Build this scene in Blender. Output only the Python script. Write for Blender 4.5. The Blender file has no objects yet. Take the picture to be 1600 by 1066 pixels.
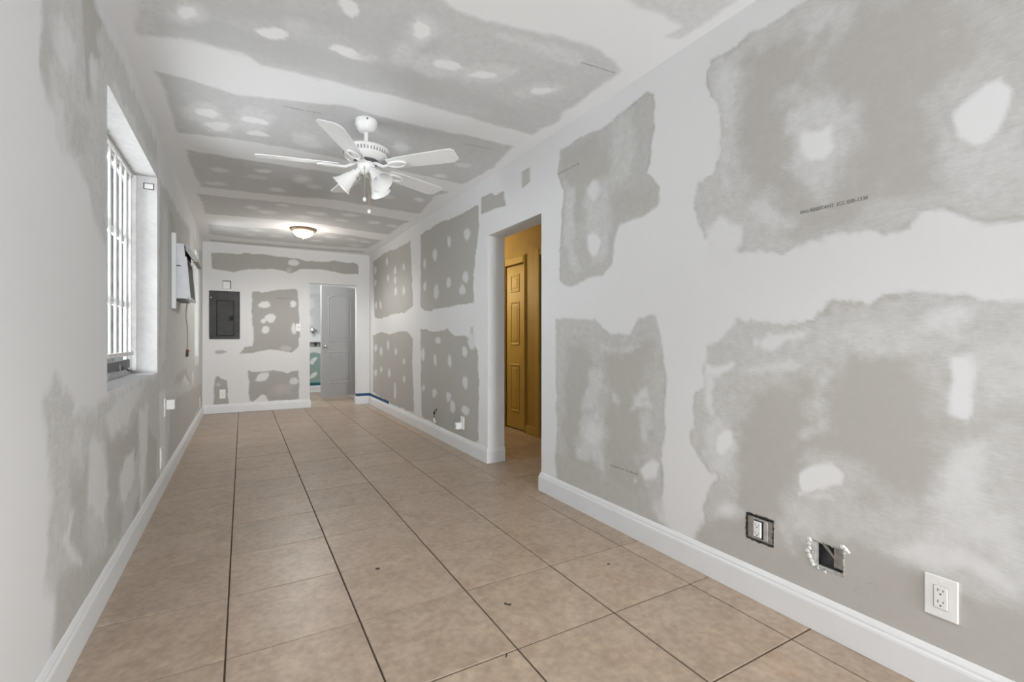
import bpy, bmesh, math, random
import numpy as np
from mathutils import Vector, Matrix
random.seed(7)
S = bpy.context.scene
COL = S.collection
PI = math.pi

# ------------------------------------------------------------------ camera, world, lights, exposure
cam = bpy.data.objects.new('camera', bpy.data.cameras.new('camera'))
COL.objects.link(cam)
cam.location = (0, 0, 1.117)
cam.rotation_euler = (PI/2, 0, -0.518974)
cam.data.sensor_width = 36
cam.data.lens = 737.33/1600*36
cam.data.shift_y = -2.6/1600
cam.data.clip_start = 0.05
S.camera = cam
S.view_settings.view_transform = 'Standard'
S.view_settings.look = 'None'
S.view_settings.gamma = 1
S.view_settings.use_curve_mapping = False
S.view_settings.exposure = 0.0

W = bpy.data.worlds.new('world'); S.world = W; W.use_nodes = True
bg = W.node_tree.nodes['Background']
bg.inputs[0].default_value = (0.80, 0.90, 1.0, 1); bg.inputs[1].default_value = 0.6

def area(name, loc, rot, sx, sy, watts, color=(1, 1, 1)):
    d = bpy.data.lights.new(name, 'AREA'); d.shape = 'RECTANGLE'; d.size = sx; d.size_y = sy
    d.energy = watts; d.color = color
    o = bpy.data.objects.new(name, d); COL.objects.link(o); o.location = loc; o.rotation_euler = rot
    return o
def point(name, loc, watts, color, radius):
    d = bpy.data.lights.new(name, 'POINT'); d.energy = watts; d.color = color; d.shadow_soft_size = radius
    o = bpy.data.objects.new(name, d); COL.objects.link(o); o.location = loc
    return o
def spot(name, loc, watts, color, radius, deg=165, blend=.5):
    d = bpy.data.lights.new(name, 'SPOT'); d.energy = watts; d.color = color; d.shadow_soft_size = radius
    d.spot_size = math.radians(deg); d.spot_blend = blend
    o = bpy.data.objects.new(name, d); COL.objects.link(o); o.location = loc
    return o
area('rear_fill', (1.4, -4.95, 1.30), (PI/2, 0, 0), 0.8, 2.2, 10, (0.975, 0.985, 1.0))  # fill light added behind the camera to brighten the room
area('rear_up_fill', (1.42, -4.9, 0.30), (PI/2+0.78, 0, 0.06), 0.8, 0.9, 395, (0.965, 0.985, 1.0))  # added fill behind the camera, tilted up to brighten the ceiling
area('window_daylight', (-1.75, 3.45, 1.7), (0, -PI/2, 0.25), 1.7, 1.6, 66, (0.93, 0.97, 1.0))
area('small_window_daylight', (-1.8, 7.1, 1.6), (0, -PI/2, 0), 1.8, 2.0, 15, (0.93, 0.97, 1.0))
area('window_up_fill', (-1.5, 4.0, 0.55), (0, -PI/2-0.75, 0), 0.9, 1.6, 46, (0.97, 0.985, 1.0))  # added fill outside the big window, aimed up to lift the ceiling
area('small_window_up_fill', (-1.5, 7.9, 0.55), (0, -PI/2-0.75, 0), 0.9, 1.2, 200, (0.97, 0.985, 1.0))  # same kind of added upward fill, outside the small window
area('bathroom_light', (0.68, 9.0, 2.5), (0, 0, 0), 0.7, 0.8, 26, (1.0, 1.0, 1.0))
spot('ceiling_light_beam', (0.697, 6.78, 2.43), 64, (1.0, 0.985, 0.96), 0.12)
spot('near_floor_fill', (0.62, 0.75, 2.54), 68, (1.0, 0.975, 0.94), 0.10, 105, .9)  # out-of-view spot added to brighten the near floor; no fixture there
spot('hall_floor_fill', (2.5, 4.9, 2.52), 9, (1.0, 0.84, 0.60), 0.12, 120, .8)  # downward spot added to lift the dim hall floor
spot('rear_floor_fill', (1.0, -0.9, 2.50), 12, (1.0, 0.975, 0.94), 0.25)  # unseen spot added behind the camera to lift floor brightness
point('ceiling_light_glow', (0.697, 6.78, 2.36), 9, (1.0, 0.93, 0.84), 0.12)
point('hall_glow', (2.35, 6.0, 1.85), 28, (1.0, 0.84, 0.60), 0.12)

# ------------------------------------------------------------------ helpers
def nodes_of(m):
    m.use_nodes = True
    return m.node_tree.nodes, m.node_tree.links, m.node_tree.nodes['Principled BSDF']
def mat(name, col, rough=0.6, metal=0.0, var=0.0, scale=20.0, bump=0.0, spec=None):
    m = bpy.data.materials.new(name); N, K, p = nodes_of(m)
    p.inputs['Roughness'].default_value = rough; p.inputs['Metallic'].default_value = metal
    if spec is not None: p.inputs['Specular IOR Level'].default_value = spec
    tc = N.new('ShaderNodeTexCoord')
    n = N.new('ShaderNodeTexNoise'); n.inputs['Scale'].default_value = scale; n.inputs['Detail'].default_value = 5
    K.new(tc.outputs['Object'], n.inputs['Vector'])
    r = N.new('ShaderNodeValToRGB')
    a = [max(0, c*(1-var)) for c in col]; b = [min(1, c*(1+var)) for c in col]
    r.color_ramp.elements[0].position = 0.3; r.color_ramp.elements[1].position = 0.7
    r.color_ramp.elements[0].color = (*a, 1); r.color_ramp.elements[1].color = (*b, 1)
    K.new(n.outputs['Fac'], r.inputs['Fac']); K.new(r.outputs['Color'], p.inputs['Base Color'])
    if bump:
        bn = N.new('ShaderNodeBump'); bn.inputs['Strength'].default_value = bump; bn.inputs['Distance'].default_value = 0.002
        K.new(n.outputs['Fac'], bn.inputs['Height']); K.new(bn.outputs['Normal'], p.inputs['Normal'])
    return m
def ramp_mat(name, stops, lo, hi, rough=0.85):
    """joint compound over wallboard: the vertex value 'board' says how much board shows through"""
    m = bpy.data.materials.new(name); N, K, p = nodes_of(m)
    p.inputs['Roughness'].default_value = rough; p.inputs['Specular IOR Level'].default_value = 0.25
    at = N.new('ShaderNodeAttribute'); at.attribute_name = 'board'
    tc = N.new('ShaderNodeTexCoord')
    n1 = N.new('ShaderNodeTexNoise'); n1.inputs['Scale'].default_value = 22; n1.inputs['Detail'].default_value = 9; n1.inputs['Roughness'].default_value = 0.72
    K.new(tc.outputs['Object'], n1.inputs['Vector'])
    mp = N.new('ShaderNodeMapping'); mp.inputs['Scale'].default_value = (30, 30, 190); mp.inputs['Rotation'].default_value = (0.35, 0.35, 0)
    K.new(tc.outputs['Object'], mp.inputs['Vector'])
    n2 = N.new('ShaderNodeTexNoise'); n2.inputs['Scale'].default_value = 1.0; n2.inputs['Detail'].default_value = 6; n2.inputs['Roughness'].default_value = 0.7
    K.new(mp.outputs['Vector'], n2.inputs['Vector'])
    def math_(op, a, b, clamp=False):
        q = N.new('ShaderNodeMath'); q.operation = op; q.use_clamp = clamp
        for i, x in enumerate((a, b)):
            if isinstance(x, (int, float)): q.inputs[i].default_value = x
            else: K.new(x, q.inputs[i])
        return q.outputs[0]
    b = at.outputs['Fac']
    k = math_('MULTIPLY', b, math_('SUBTRACT', 1.12, b, True), True)      # strongest where the skim coat is thin
    k = math_('ADD', math_('MULTIPLY', k, 3.4), 0.07)
    nn = math_('ADD', math_('MULTIPLY', math_('SUBTRACT', n1.outputs['Fac'], 0.5), 0.75), math_('MULTIPLY', math_('SUBTRACT', n2.outputs['Fac'], 0.5), 0.8))
    v = math_('ADD', b, math_('MULTIPLY', nn, k))
    mr = N.new('ShaderNodeMapRange'); mr.inputs['From Min'].default_value = lo; mr.inputs['From Max'].default_value = hi
    K.new(v, mr.inputs['Value'])
    r = N.new('ShaderNodeValToRGB'); el = r.color_ramp.elements
    while len(el) < len(stops): el.new(0.5)
    for e, (pos, c) in zip(el, stops): e.position = (pos-lo)/(hi-lo); e.color = (*c, 1)
    K.new(mr.outputs['Result'], r.inputs['Fac']); K.new(r.outputs['Color'], p.inputs['Base Color'])
    bn = N.new('ShaderNodeBump'); bn.inputs['Strength'].default_value = 0.12; bn.inputs['Distance'].default_value = 0.004
    K.new(n1.outputs['Fac'], bn.inputs['Height']); K.new(bn.outputs['Normal'], p.inputs['Normal'])
    return m

DRY = ramp_mat('drywall_and_compound', [(-0.2, (.83, .835, .84)), (0, (.755, .757, .757)), (0.5, (.612, .612, .60)), (1.0, (.490, .474, .445)), (1.5, (.385, .374, .356))], -0.2, 1.5)
DRYC = ramp_mat('ceiling_board_and_compound', [(-0.2, (.89, .89, .89)), (0, (.845, .845, .848)), (0.5, (.715, .715, .713)), (1.0, (.60, .60, .597)), (1.5, (.47, .47, .468))], -0.2, 1.5)
GREEN = ramp_mat('green_board_and_compound', [(-0.2, (.84, .87, .86)), (0, (.77, .80, .79)), (0.5, (.58, .63, .61)), (1.0, (.30, .42, .38))], -0.2, 1.0)
TRIMW = mat('white_trim_paint', (.765, .775, .785), 0.38, var=.02, scale=6)
WHITE = mat('white_plastic', (.84, .84, .83), 0.3, var=.01)
FANW = mat('white_enamel', (.83, .83, .82), 0.3, var=.01)
BLADE = mat('white_blade_laminate', (.78, .78, .775), 0.4, var=.015)
GLASSW = bpy.data.materials.new('frosted_shade_glass'); _n, _k, _p = nodes_of(GLASSW)
_p.inputs['Base Color'].default_value = (.86, .86, .85, 1); _p.inputs['Roughness'].default_value = .4
BRASS = mat('aged_brass', (.42, .34, .2), 0.4, 0.8, var=.1)
BRONZE = mat('tan_bronze_rim', (.30, .22, .13), 0.45, 0.4, var=.1)
CHROME = mat('chrome', (.6, .6, .6), 0.15, 1.0)
STEEL = mat('galvanised_steel', (.42, .42, .41), 0.42, 0.75, var=.25, scale=60)
DARKST = mat('dark_steel', (.10, .10, .105), 0.45, 0.4, var=.3, scale=40)
BLACK = mat('black_gap', (.012, .012, .012), 0.8)
PANEL = mat('charcoal_panel_paint', (.036, .036, .034), 0.5, 0.1, var=.35, scale=9, bump=.05)
PANELD = mat('charcoal_door_paint', (.030, .030, .029), 0.5, 0.1, var=.25, scale=14, bump=.05)
GREYD = mat('grey_door_paint', (.41, .41, .407), 0.45, var=.02)
OCHRE = mat('ochre_wall_paint', (.46, .33, .10), 0.6, var=.06, scale=5)
OCHRED = mat('ochre_door_paint', (.53, .40, .115), 0.6, var=.06, scale=7)
TAPE = mat('blue_painters_tape', (.012, .075, .18), 0.6, var=.12, scale=40)
TEAL = mat('teal_painters_tape', (.01, .15, .19), 0.6, var=.12, scale=40)
ALU = mat('dirty_white_aluminium', (.60, .60, .59), 0.42, 0.1, var=.22, scale=14, bump=.1)
BARW = mat('white_bar_paint', (.72, .72, .71), 0.4, var=.12, scale=20)
INK = mat('grey_stamp_ink', (.17, .17, .165), 0.8, var=.2, scale=90)
CHIP = mat('dark_debris', (.06, .045, .03), 0.8, var=.3, scale=200)
PLASTER = mat('crumbled_plaster', (.72, .72, .71), 0.9, var=.1, scale=60, bump=.6)
CORD = mat('beige_cord', (.45, .42, .37), 0.5, var=.05)
COPPER = mat('rust_red_scrap', (.25, .06, .04), 0.6, var=.2)
GRILLE = mat('brown_grey_grille', (.20, .19, .175), 0.6, var=.25, scale=70)
ACBODY = mat('light_grey_casing', (.66, .68, .71), 0.4, 0.15, var=.04)
STUCCO = mat('weathered_exterior_stucco', (.30, .28, .245), 0.9, var=.6, scale=4.5, bump=.6)
GROUND = mat('exterior_ground', (.3, .29, .26), 0.9, var=.3, scale=4)
PORC = mat('white_ledge', (.85, .87, .87), 0.2, var=.02)
LITE = bpy.data.materials.new('lit_bowl_glass'); _n, _k, _p = nodes_of(LITE)
_p.inputs['Base Color'].default_value = (.9, .88, .82, 1); _p.inputs['Emission Color'].default_value = (1, .95, .84, 1); _p.inputs['Emission Strength'].default_value = 3.0
PANE = bpy.data.materials.new('dusty_window_glass'); _n, _k, _p = nodes_of(PANE)
_p.inputs['Base Color'].default_value = (.93, .96, .97, 1); _p.inputs['Roughness'].default_value = .0
_p.inputs['Transmission Weight'].default_value = 1.0; _p.inputs['IOR'].default_value = 1.05

# tile: beige ceramic, each one mottled its own way
TILE = bpy.data.materials.new('beige_ceramic_tile'); N, K, p = nodes_of(TILE)
tc = N.new('ShaderNodeTexCoord'); oi = N.new('ShaderNodeObjectInfo')
wm = N.new('ShaderNodeMath'); wm.operation = 'MULTIPLY'; wm.inputs[1].default_value = 57.0; K.new(oi.outputs['Random'], wm.inputs[0])
na = N.new('ShaderNodeTexNoise'); na.noise_dimensions = '4D'; na.inputs['Scale'].default_value = 8.5; na.inputs['Detail'].default_value = 7; na.inputs['Roughness'].default_value = .62
nb = N.new('ShaderNodeTexNoise'); nb.noise_dimensions = '4D'; nb.inputs['Scale'].default_value = 4.6; nb.inputs['Detail'].default_value = 3
nc = N.new('ShaderNodeTexNoise'); nc.noise_dimensions = '4D'; nc.inputs['Scale'].default_value = 34; nc.inputs['Detail'].default_value = 7
for q in (na, nb, nc): K.new(tc.outputs['Object'], q.inputs['Vector']); K.new(wm.outputs[0], q.inputs['W'])
ra = N.new('ShaderNodeValToRGB'); e = ra.color_ramp.elements
e[0].position = .28; e[0].color = (.345, .262, .195, 1); e[1].position = .72; e[1].color = (.475, .38, .295, 1)
K.new(na.outputs['Fac'], ra.inputs['Fac'])
rb = N.new('ShaderNodeValToRGB'); e = rb.color_ramp.elements
e[0].position = .56; e[0].color = (0, 0, 0, 1); e[1].position = .76; e[1].color = (.45, .45, .45, 1)
K.new(nb.outputs['Fac'], rb.inputs['Fac'])
mx = N.new('ShaderNodeMix'); mx.data_type = 'RGBA'; K.new(rb.outputs['Color'], mx.inputs['Factor']); K.new(ra.outputs['Color'], mx.inputs['A']); mx.inputs['B'].default_value = (.42, .275, .18, 1)
rc = N.new('ShaderNodeMapRange'); rc.inputs['To Min'].default_value = .74; rc.inputs['To Max'].default_value = 1.28; K.new(nc.outputs['Fac'], rc.inputs['Value'])
rd = N.new('ShaderNodeMapRange'); rd.inputs['To Min'].default_value = .95; rd.inputs['To Max'].default_value = 1.05; K.new(oi.outputs['Random'], rd.inputs['Value'])
mm = N.new('ShaderNodeMath'); mm.operation = 'MULTIPLY'; K.new(rc.outputs[0], mm.inputs[0]); K.new(rd.outputs[0], mm.inputs[1])
vm = N.new('ShaderNodeVectorMath'); vm.operation = 'SCALE'; K.new(mx.outputs['Result'], vm.inputs[0]); K.new(mm.outputs[0], vm.inputs['Scale'])
K.new(vm.outputs[0], p.inputs['Base Color']); p.inputs['Roughness'].default_value = .36; p.inputs['Specular IOR Level'].default_value = .4
bn = N.new('ShaderNodeBump'); bn.inputs['Strength'].default_value = .08; bn.inputs['Distance'].default_value = .002; K.new(nc.outputs['Fac'], bn.inputs['Height']); K.new(bn.outputs['Normal'], p.inputs['Normal'])
GROUT = mat('dark_brown_grout', (.065, .043, .030), 0.9, var=.35, scale=14)

class MB:
    """collects shapes; build() links them as ONE mesh object"""
    def __init__(s): s.v = []; s.f = []; s.m = []; s.mi = 0
    def add(s, vs, fs):
        o = len(s.v); s.v += [tuple(x) for x in vs]; s.f += [tuple(i+o for i in q) for q in fs]; s.m += [s.mi]*len(fs); return s
    def box(s, x0, y0, z0, x1, y1, z1, c=0.0):
        if c <= 0:
            vs = [(x, y, z) for x in (x0, x1) for y in (y0, y1) for z in (z0, z1)]
            return s.add(vs, [(0, 1, 3, 2), (4, 6, 7, 5), (0, 4, 5, 1), (2, 3, 7, 6), (0, 2, 6, 4), (1, 5, 7, 3)])
        bm = bmesh.new(); bmesh.ops.create_cube(bm, size=1.0)
        for v in bm.verts: v.co = Vector(((x0+x1)/2+v.co.x*(x1-x0), (y0+y1)/2+v.co.y*(y1-y0), (z0+z1)/2+v.co.z*(z1-z0)))
        bmesh.ops.bevel(bm, geom=bm.edges[:], offset=c, segments=2, profile=.6, affect='EDGES')
        bm.verts.index_update()
        s.add([v.co for v in bm.verts], [[v.index for v in f.verts] for f in bm.faces]); bm.free(); return s
    def prism(s, pts, axis, a, b):
        n = len(pts)
        def P(q, h): return {'x': (h, q[0], q[1]), 'y': (q[0], h, q[1]), 'z': (q[0], q[1], h)}[axis]
        vs = [P(q, a) for q in pts]+[P(q, b) for q in pts]
        fs = [tuple(range(n)), tuple(range(2*n-1, n-1, -1))]+[(i, (i+1) % n, n+(i+1) % n, n+i) for i in range(n)]
        return s.add(vs, fs)
    def lathe(s, prof, seg=32, M=None):
        vs = []; fs = []; n = len(prof)
        for i in range(seg):
            a = 2*PI*i/seg
            for r, z in prof:
                q = Vector((r*math.cos(a), r*math.sin(a), z)); vs.append(M @ q if M else q)
        for i in range(seg):
            j = (i+1) % seg
            for k in range(n-1): fs.append((i*n+k, j*n+k, j*n+k+1, i*n+k+1))
        if prof[0][0] > 1e-5: fs.append(tuple(i*n for i in range(seg))[::-1])
        if prof[-1][0] > 1e-5: fs.append(tuple(i*n+n-1 for i in range(seg)))
        return s.add(vs, fs)
    def tube(s, path, r, seg=8, closed=False):
        P = [Vector(q) for q in path]; n = len(P); vs = []; fs = []
        up = Vector((0, 0, 1))
        for i in range(n):
            t = (P[(i+1) % n]-P[i-1]) if closed else (P[min(i+1, n-1)]-P[max(i-1, 0)])
            t.normalize(); u = t.cross(up)
            if u.length < 1e-3: u = t.cross(Vector((1, 0, 0)))
            u.normalize(); w = u.cross(t)
            rr = r[i] if isinstance(r, (list, tuple)) else r
            for k in range(seg):
                a = 2*PI*k/seg; vs.append(P[i]+(u*math.cos(a)+w*math.sin(a))*rr)
        for i in range(n if closed else n-1):
            j = (i+1) % n
            for k in range(seg): fs.append((i*seg+k, i*seg+(k+1) % seg, j*seg+(k+1) % seg, j*seg+k))
        if not closed: fs += [tuple(range(seg))[::-1], tuple((n-1)*seg+k for k in range(seg))]
        return s.add(vs, fs)
    def build(s, name, m, parent=None, smooth=False, M=None):
        me = bpy.data.meshes.new(name); me.from_pydata([tuple(M @ Vector(v)) for v in s.v] if M else s.v, [], s.f)
        for x in (m if isinstance(m, list) else [m]): me.materials.append(x)
        me.polygons.foreach_set('material_index', s.m)
        b = bmesh.new(); b.from_mesh(me); bmesh.ops.recalc_face_normals(b, faces=b.faces); b.to_mesh(me); b.free()
        if smooth:
            me.polygons.foreach_set('use_smooth', [True]*len(me.polygons)); me.set_sharp_from_angle(angle=math.radians(35))
        o = bpy.data.objects.new(name, me); COL.objects.link(o)
        if parent: o.parent = parent
        return o
def tag(o, label=None, cat=None, group=None, kind=None):
    for k, v in (('label', label), ('category', cat), ('group', group), ('kind', kind)):
        if v: o[k] = v
    return o
def empty(name, loc=(0, 0, 0), rot=(0, 0, 0)):
    o = bpy.data.objects.new(name, None); COL.objects.link(o); o.location = loc; o.rotation_euler = rot; o.empty_display_size = .05
    return o
def struct(o): o['kind'] = 'structure'; return o

# ------------------------------------------------------------------ joint-compound patches on each surface
# (board shown, feather in m, edge wobble in m, outline on the surface in m)
PATCHES = {
  'right': [
   (.85,.012,.012,[2.683,2.425,2.532,2.436,2.271,2.416,2.034,2.434,1.927,2.464,1.867,2.474,1.824,2.44,1.816,2.255,1.847,2.092,1.867,2.024,1.78,1.926,1.799,1.831,1.886,1.793,2.101,1.794,2.136,1.689,2.148,1.578,2.22,1.514,2.431,1.496,2.608,1.474,2.686,1.523,2.677,1.86,2.639,2.15,2.719,2.286]),
   (1,.05,.02,[2.67,2.402,2.323,2.385,2.22,2.265,2.184,2.122,2.403,2.119,2.459,1.888,2.517,1.9,2.608,2.178]),
   (.95,.05,.02,[2.124,1.975,1.847,1.945,1.799,1.86,1.907,1.813,2.124,1.799,2.16,1.888]),
   (.55,.05,.03,[2.608,2.178,2.517,2.116,2.547,1.762,2.431,1.566,2.517,1.541,2.639,1.778]),
   (.55,.06,.03,[2.403,2.102,2.184,2.089,2.16,1.758,2.22,1.605,2.349,1.59,2.403,1.823]),
   (.6,.06,.03,[2.148,2.417,1.99,2.4,1.969,2.041,2.148,2.014]),
   (.15,.03,.012,[2.271,2.02,2.286,1.994,2.323,1.987,2.354,2.01,2.377,2.065,2.357,2.1,2.328,2.116,2.291,2.109,2.273,2.069]),
   (0,.02,.01,[2.261,1.689,2.286,1.648,2.332,1.642,2.371,1.681,2.392,1.728,2.387,1.775,2.337,1.8,2.292,1.778,2.251,1.73]),
   (.72,.014,.014,[2.735,1.254,2.487,1.249,2.312,1.245,2.231,1.183,2.121,1.137,2.009,1.144,1.96,1.199,1.935,1.242,1.858,1.25,1.805,1.234,1.763,1.116,1.741,.897,1.745,.768,1.751,.664,1.763,.481,1.751,.278,1.788,.149,1.539,-.066,2.726,-.079,2.726,.137]),
   (1,.07,.04,[2.596,1.099,2.436,1.107,2.336,.945,2.436,.684,2.461,.407,2.254,.312,2.265,.248,2.624,.29,2.624,.762]),
   (1,.07,.05,[2.22,1.04,1.989,1.074,1.876,1.075,1.858,.888,1.95,.812,1.894,.723,1.823,.6,1.95,.44,1.876,.456,1.894,.371,1.858,.246,2.265,.172,2.197,.474,2.175,.76,2.242,.934]),
   (.9,.05,.03,[2.711,.305,2.385,.296,2.049,.275,1.805,.275,1.788,.175,1.539,-.006,2.726,.007]),
   (.45,.04,.03,[2.36,.912,2.254,.933,2.231,.829,2.164,.82,2.09,.755,2.111,.738,2.186,.811,2.254,.812,2.312,.699,2.448,.666,2.41,.766]),
   (.4,.06,.04,[2.436,.652,2.265,.674,2.22,.59,2.22,.38,2.242,.269,2.289,.38,2.487,.336,2.461,.487]),
   (.1,.06,.03,[2.249,.512,2.268,.479,2.322,.457,2.362,.471,2.397,.496,2.376,.532,2.327,.564,2.275,.567,2.241,.543]),
   (.2,.03,.02,[1.999,.709,1.96,.797,1.876,.853,1.858,.808,1.913,.782,1.858,.788,1.849,.756,1.913,.731]),
   (.5,.04,.03,[1.931,.677,1.867,.713,1.832,.652,1.876,.564,1.913,.598]),
   (-.02,.02,.012,[1.922,.391,1.885,.441,1.832,.466,1.788,.45,1.805,.38,1.885,.353]),
   (.15,.015,.01,[1.937,.319,1.947,.307,1.962,.302,1.977,.303,1.985,.312,1.976,.328,1.965,.336,1.949,.338,1.941,.333]),
   (.45,.03,.02,[2.254,1.078,2.049,1.066,1.931,1.075,2.049,1.042,2.265,1.047]),
   (.35,.05,.02,[1.823,.257,1.771,.272,1.763,.171,1.832,.174]),
   (.62,.014,.02,[1.48,2.444,1.359,2.43,1.231,2.431,1.082,2.444,1.019,2.443,.706,2.433,.44,2.431,-.119,2.417,-.119,1.347,.324,1.427,.44,1.443,.496,1.459,.555,1.501,.612,1.534,.667,1.535,.709,1.5,.77,1.489,.906,1.502,1.04,1.49,1.137,1.468,1.293,1.504,1.428,1.54,1.502,1.605,1.531,1.675,1.56,1.788,1.531,1.87,1.449,1.897,1.421,1.99,1.428,2.191,1.487,2.344]),
   (1,.09,.05,[1.279,2.341,1.136,2.367,.98,2.279,1.06,2.185,1.136,2.134,1.092,2.048,1.103,1.878,1.04,1.708,1.04,1.633,1.103,1.649,1.229,1.749,1.305,1.853,1.305,2.044,1.273,2.208]),
   (1,.09,.06,[.923,2.268,.835,2.294,.74,2.245,.639,2.304,.543,2.304,.546,1.996,.6,1.906,.639,1.873,.646,1.772,.646,1.608,.74,1.625,.786,1.647,.835,1.613,.835,1.526,.98,1.526,1.05,1.561,1.06,1.638,.961,1.645,.896,1.688,.878,1.8,.87,1.934,.905,2.048,.98,2.104,1.04,2.1,1.06,2.035,1.103,2.031,1.103,2.108,1.019,2.175]),
   (.8,.1,.05,[.537,2.381,.356,2.312,-.053,2.442,-.053,1.457,.44,1.649,.485,1.633,.457,1.855,.537,1.975]),
   (.42,.06,.05,[1.092,2.016,1.019,2.017,.923,2.037,.883,1.999,.87,1.934,.878,1.8,.905,1.75,.961,1.686,.989,1.652,1.029,1.715,1.071,1.824,1.098,1.876]),
   (-.12,.02,.012,[1.071,1.932,1.04,1.947,.98,1.92,.942,1.929,.946,1.885,.937,1.836,.97,1.807,1.019,1.818,1.06,1.863]),
   (-.1,.015,.01,[.593,1.815,.556,1.845,.52,1.877,.491,1.875,.471,1.839,.479,1.772,.491,1.729,.514,1.706,.543,1.705,.58,1.743]),
   (.45,.08,.05,[.639,1.856,.6,1.814,.58,1.731,.537,1.695,.491,1.706,.468,1.767,.426,1.78,.426,1.583,.574,1.596,.639,1.649]),
   (-.1,.015,.01,[.593,1.815,.556,1.845,.52,1.877,.491,1.875,.471,1.839,.479,1.772,.491,1.729,.514,1.706,.543,1.705,.58,1.743]),
   (.05,.04,.03,[1.486,1.639,1.413,1.686,1.358,1.637,1.305,1.626,1.286,1.575,1.305,1.53,1.399,1.448,1.486,1.498]),
   (.3,.06,.03,[1.413,2.41,1.331,2.319,1.358,2.137,1.331,2.005,1.385,1.877,1.358,1.796,1.413,1.811,1.399,1.981,1.413,2.16,1.435,2.295]),
   (.35,.04,.03,[1.254,1.72,1.182,1.668,1.071,1.576,1.092,1.559,1.182,1.611,1.273,1.666]),
   (.5,.06,.04,[.989,2.378,.942,2.379,.905,2.347,1.029,2.254,1.071,2.255]),
   (.62,.016,.024,[.934,1.257,.828,1.252,.725,1.255,.627,1.254,.549,1.244,.44,1.219,-.119,1.152,-.119,.002,.453,.096,1.531,.098,1.531,.144,1.505,.215,1.502,.317,1.477,.421,1.449,.474,1.48,.466,1.523,.523,1.568,.607,1.538,.848,1.498,.886,1.505,.987,1.473,1.067,1.327,1.207,1.118,1.188,1.009,1.195]),
   (1.05,.09,.06,[1.293,.895,1.217,.912,1.044,.983,.82,1.067,.693,1.07,.656,1.022,.61,.973,.607,.878,.549,.851,.627,.786,.638,.582,.849,.568,.864,.673,.91,.697,1.008,.64,1.071,.57,1.117,.463,1.099,.369,1.327,.291,1.338,.461,1.35,.626,1.282,.783]),
   (.85,.07,.05,[.534,.916,.405,.958,.248,.975,.248,.905,.44,.888,.508,.864]),
   (1,.06,.04,[1.484,.311,1.282,.356,1.144,.366,.967,.37,.774,.39,.649,.378,.44,.337,.118,.371,.118,.093,.453,.106,1.579,.107,1.507,.214]),
   (1.05,.06,.03,[1.161,.317,1.028,.348,.856,.365,.676,.353,.44,.325,.118,.325,.118,.093,.453,.106,1.161,.144]),
   (.45,.05,.04,[1.026,.92,.987,.968,.942,1.002,.932,.981,.942,.928,.958,.864,.942,.814,.95,.777,1.026,.728,1.089,.707,1.062,.749,1.008,.786,1.026,.856]),
   (.1,.05,.03,[.674,1.143,.662,1.181,.638,1.21,.576,1.228,.534,1.211,.549,1.184,.576,1.163,.582,1.135,.587,1.117,.604,1.142,.627,1.146,.662,1.128]),
   (-.08,.012,.008,[.601,1.062,.565,1.07,.526,1.068,.533,1.001,.541,.937,.547,.887,.557,.864,.576,.869,.605,.882,.604,.974]),
   (.12,.05,.025,[.598,.784,.56,.813,.511,.815,.517,.731,.523,.646,.547,.586,.593,.589,.641,.596,.635,.65,.624,.698]),
   (-.08,.012,.01,[1.066,.581,1.044,.614,1,.638,.942,.653,.91,.62,.916,.588,.966,.561,1.017,.527,1.048,.516,1.06,.545]),
   (.1,.012,.004,[1.044,.508,1.05,.502,1.057,.497,1.064,.498,1.066,.505,1.066,.512,1.058,.518,1.051,.52,1.044,.517]),
   (.3,.02,.012,[1.026,.509,.974,.532,.918,.535,.934,.516,1.008,.494]),
   (.3,.04,.02,[1.498,.708,1.434,.74,1.373,.728,1.327,.631,1.35,.521,1.434,.479,1.485,.488,1.498,.597]),
   (-.12,.012,.008,[1.434,.664,1.409,.699,1.367,.713,1.35,.7,1.35,.637,1.385,.598,1.409,.577,1.437,.598]),
   (0,.02,.012,[1.498,.999,1.422,.992,1.35,1.011,1.373,.975,1.447,.944,1.496,.949]),
   (.1,.03,.02,[1.485,.944,1.466,.945,1.459,.803,1.434,.762,1.472,.735,1.498,.798]),
   (.25,.025,.02,[1.315,.981,1.217,1.002,1.099,1.027,1.044,1.012,1.117,.997,1.217,.982]),
   (.05,.03,.025,[1.238,1.101,1.156,1.141,1.062,1.149,1.026,1.153,1.044,1.126,1.117,1.102,1.186,1.082]),
   (.85,.02,.015,[1.186,1.141,1.117,1.183,1.066,1.191,1.089,1.154,1.166,1.131]),
   (.85,.02,.01,[1.026,1.153,1.008,1.194,1.002,1.184,1.008,1.148]),
   (.45,.05,.03,[.974,1.103,.91,1.181,.82,1.203,.705,1.182,.674,1.136,.615,1.105,.627,1.076,.725,1.081,.834,1.075,.926,1.086]),
   (.45,.05,.03,[.529,1.071,.44,1.127,.213,1.125,.213,.978,.44,.954,.534,.931]),
   (.1,.04,.015,[.768,.392,.715,.43,.676,.455,.583,.477,.527,.467,.482,.449,.456,.421,.461,.393,.491,.39,.55,.408,.649,.395,.732,.388]),
   (.35,.05,.03,[1.461,.318,1.363,.368,1.292,.353,1.352,.296,1.45,.283]),
   (0,.05,.02,[1.361,.34,1.375,.322,1.4,.313,1.421,.314,1.432,.324,1.43,.342,1.403,.358,1.378,.361,1.355,.358]),
   (.4,.08,.05,[1.093,.425,.997,.439,1.028,.331,1.093,.316,1.135,.352]),
   (.3,.07,.04,[.649,.605,.536,.638,.44,.602,.44,.455,.518,.496,.634,.491,.603,.567]),
   (.95,.012,.012,[8.1,2.418,7.365,2.466,6.656,2.413,6.057,2.415,6.002,2.058,5.948,1.547,6.345,1.482,6.995,1.49,7.463,1.45,7.988,1.481]),
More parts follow.
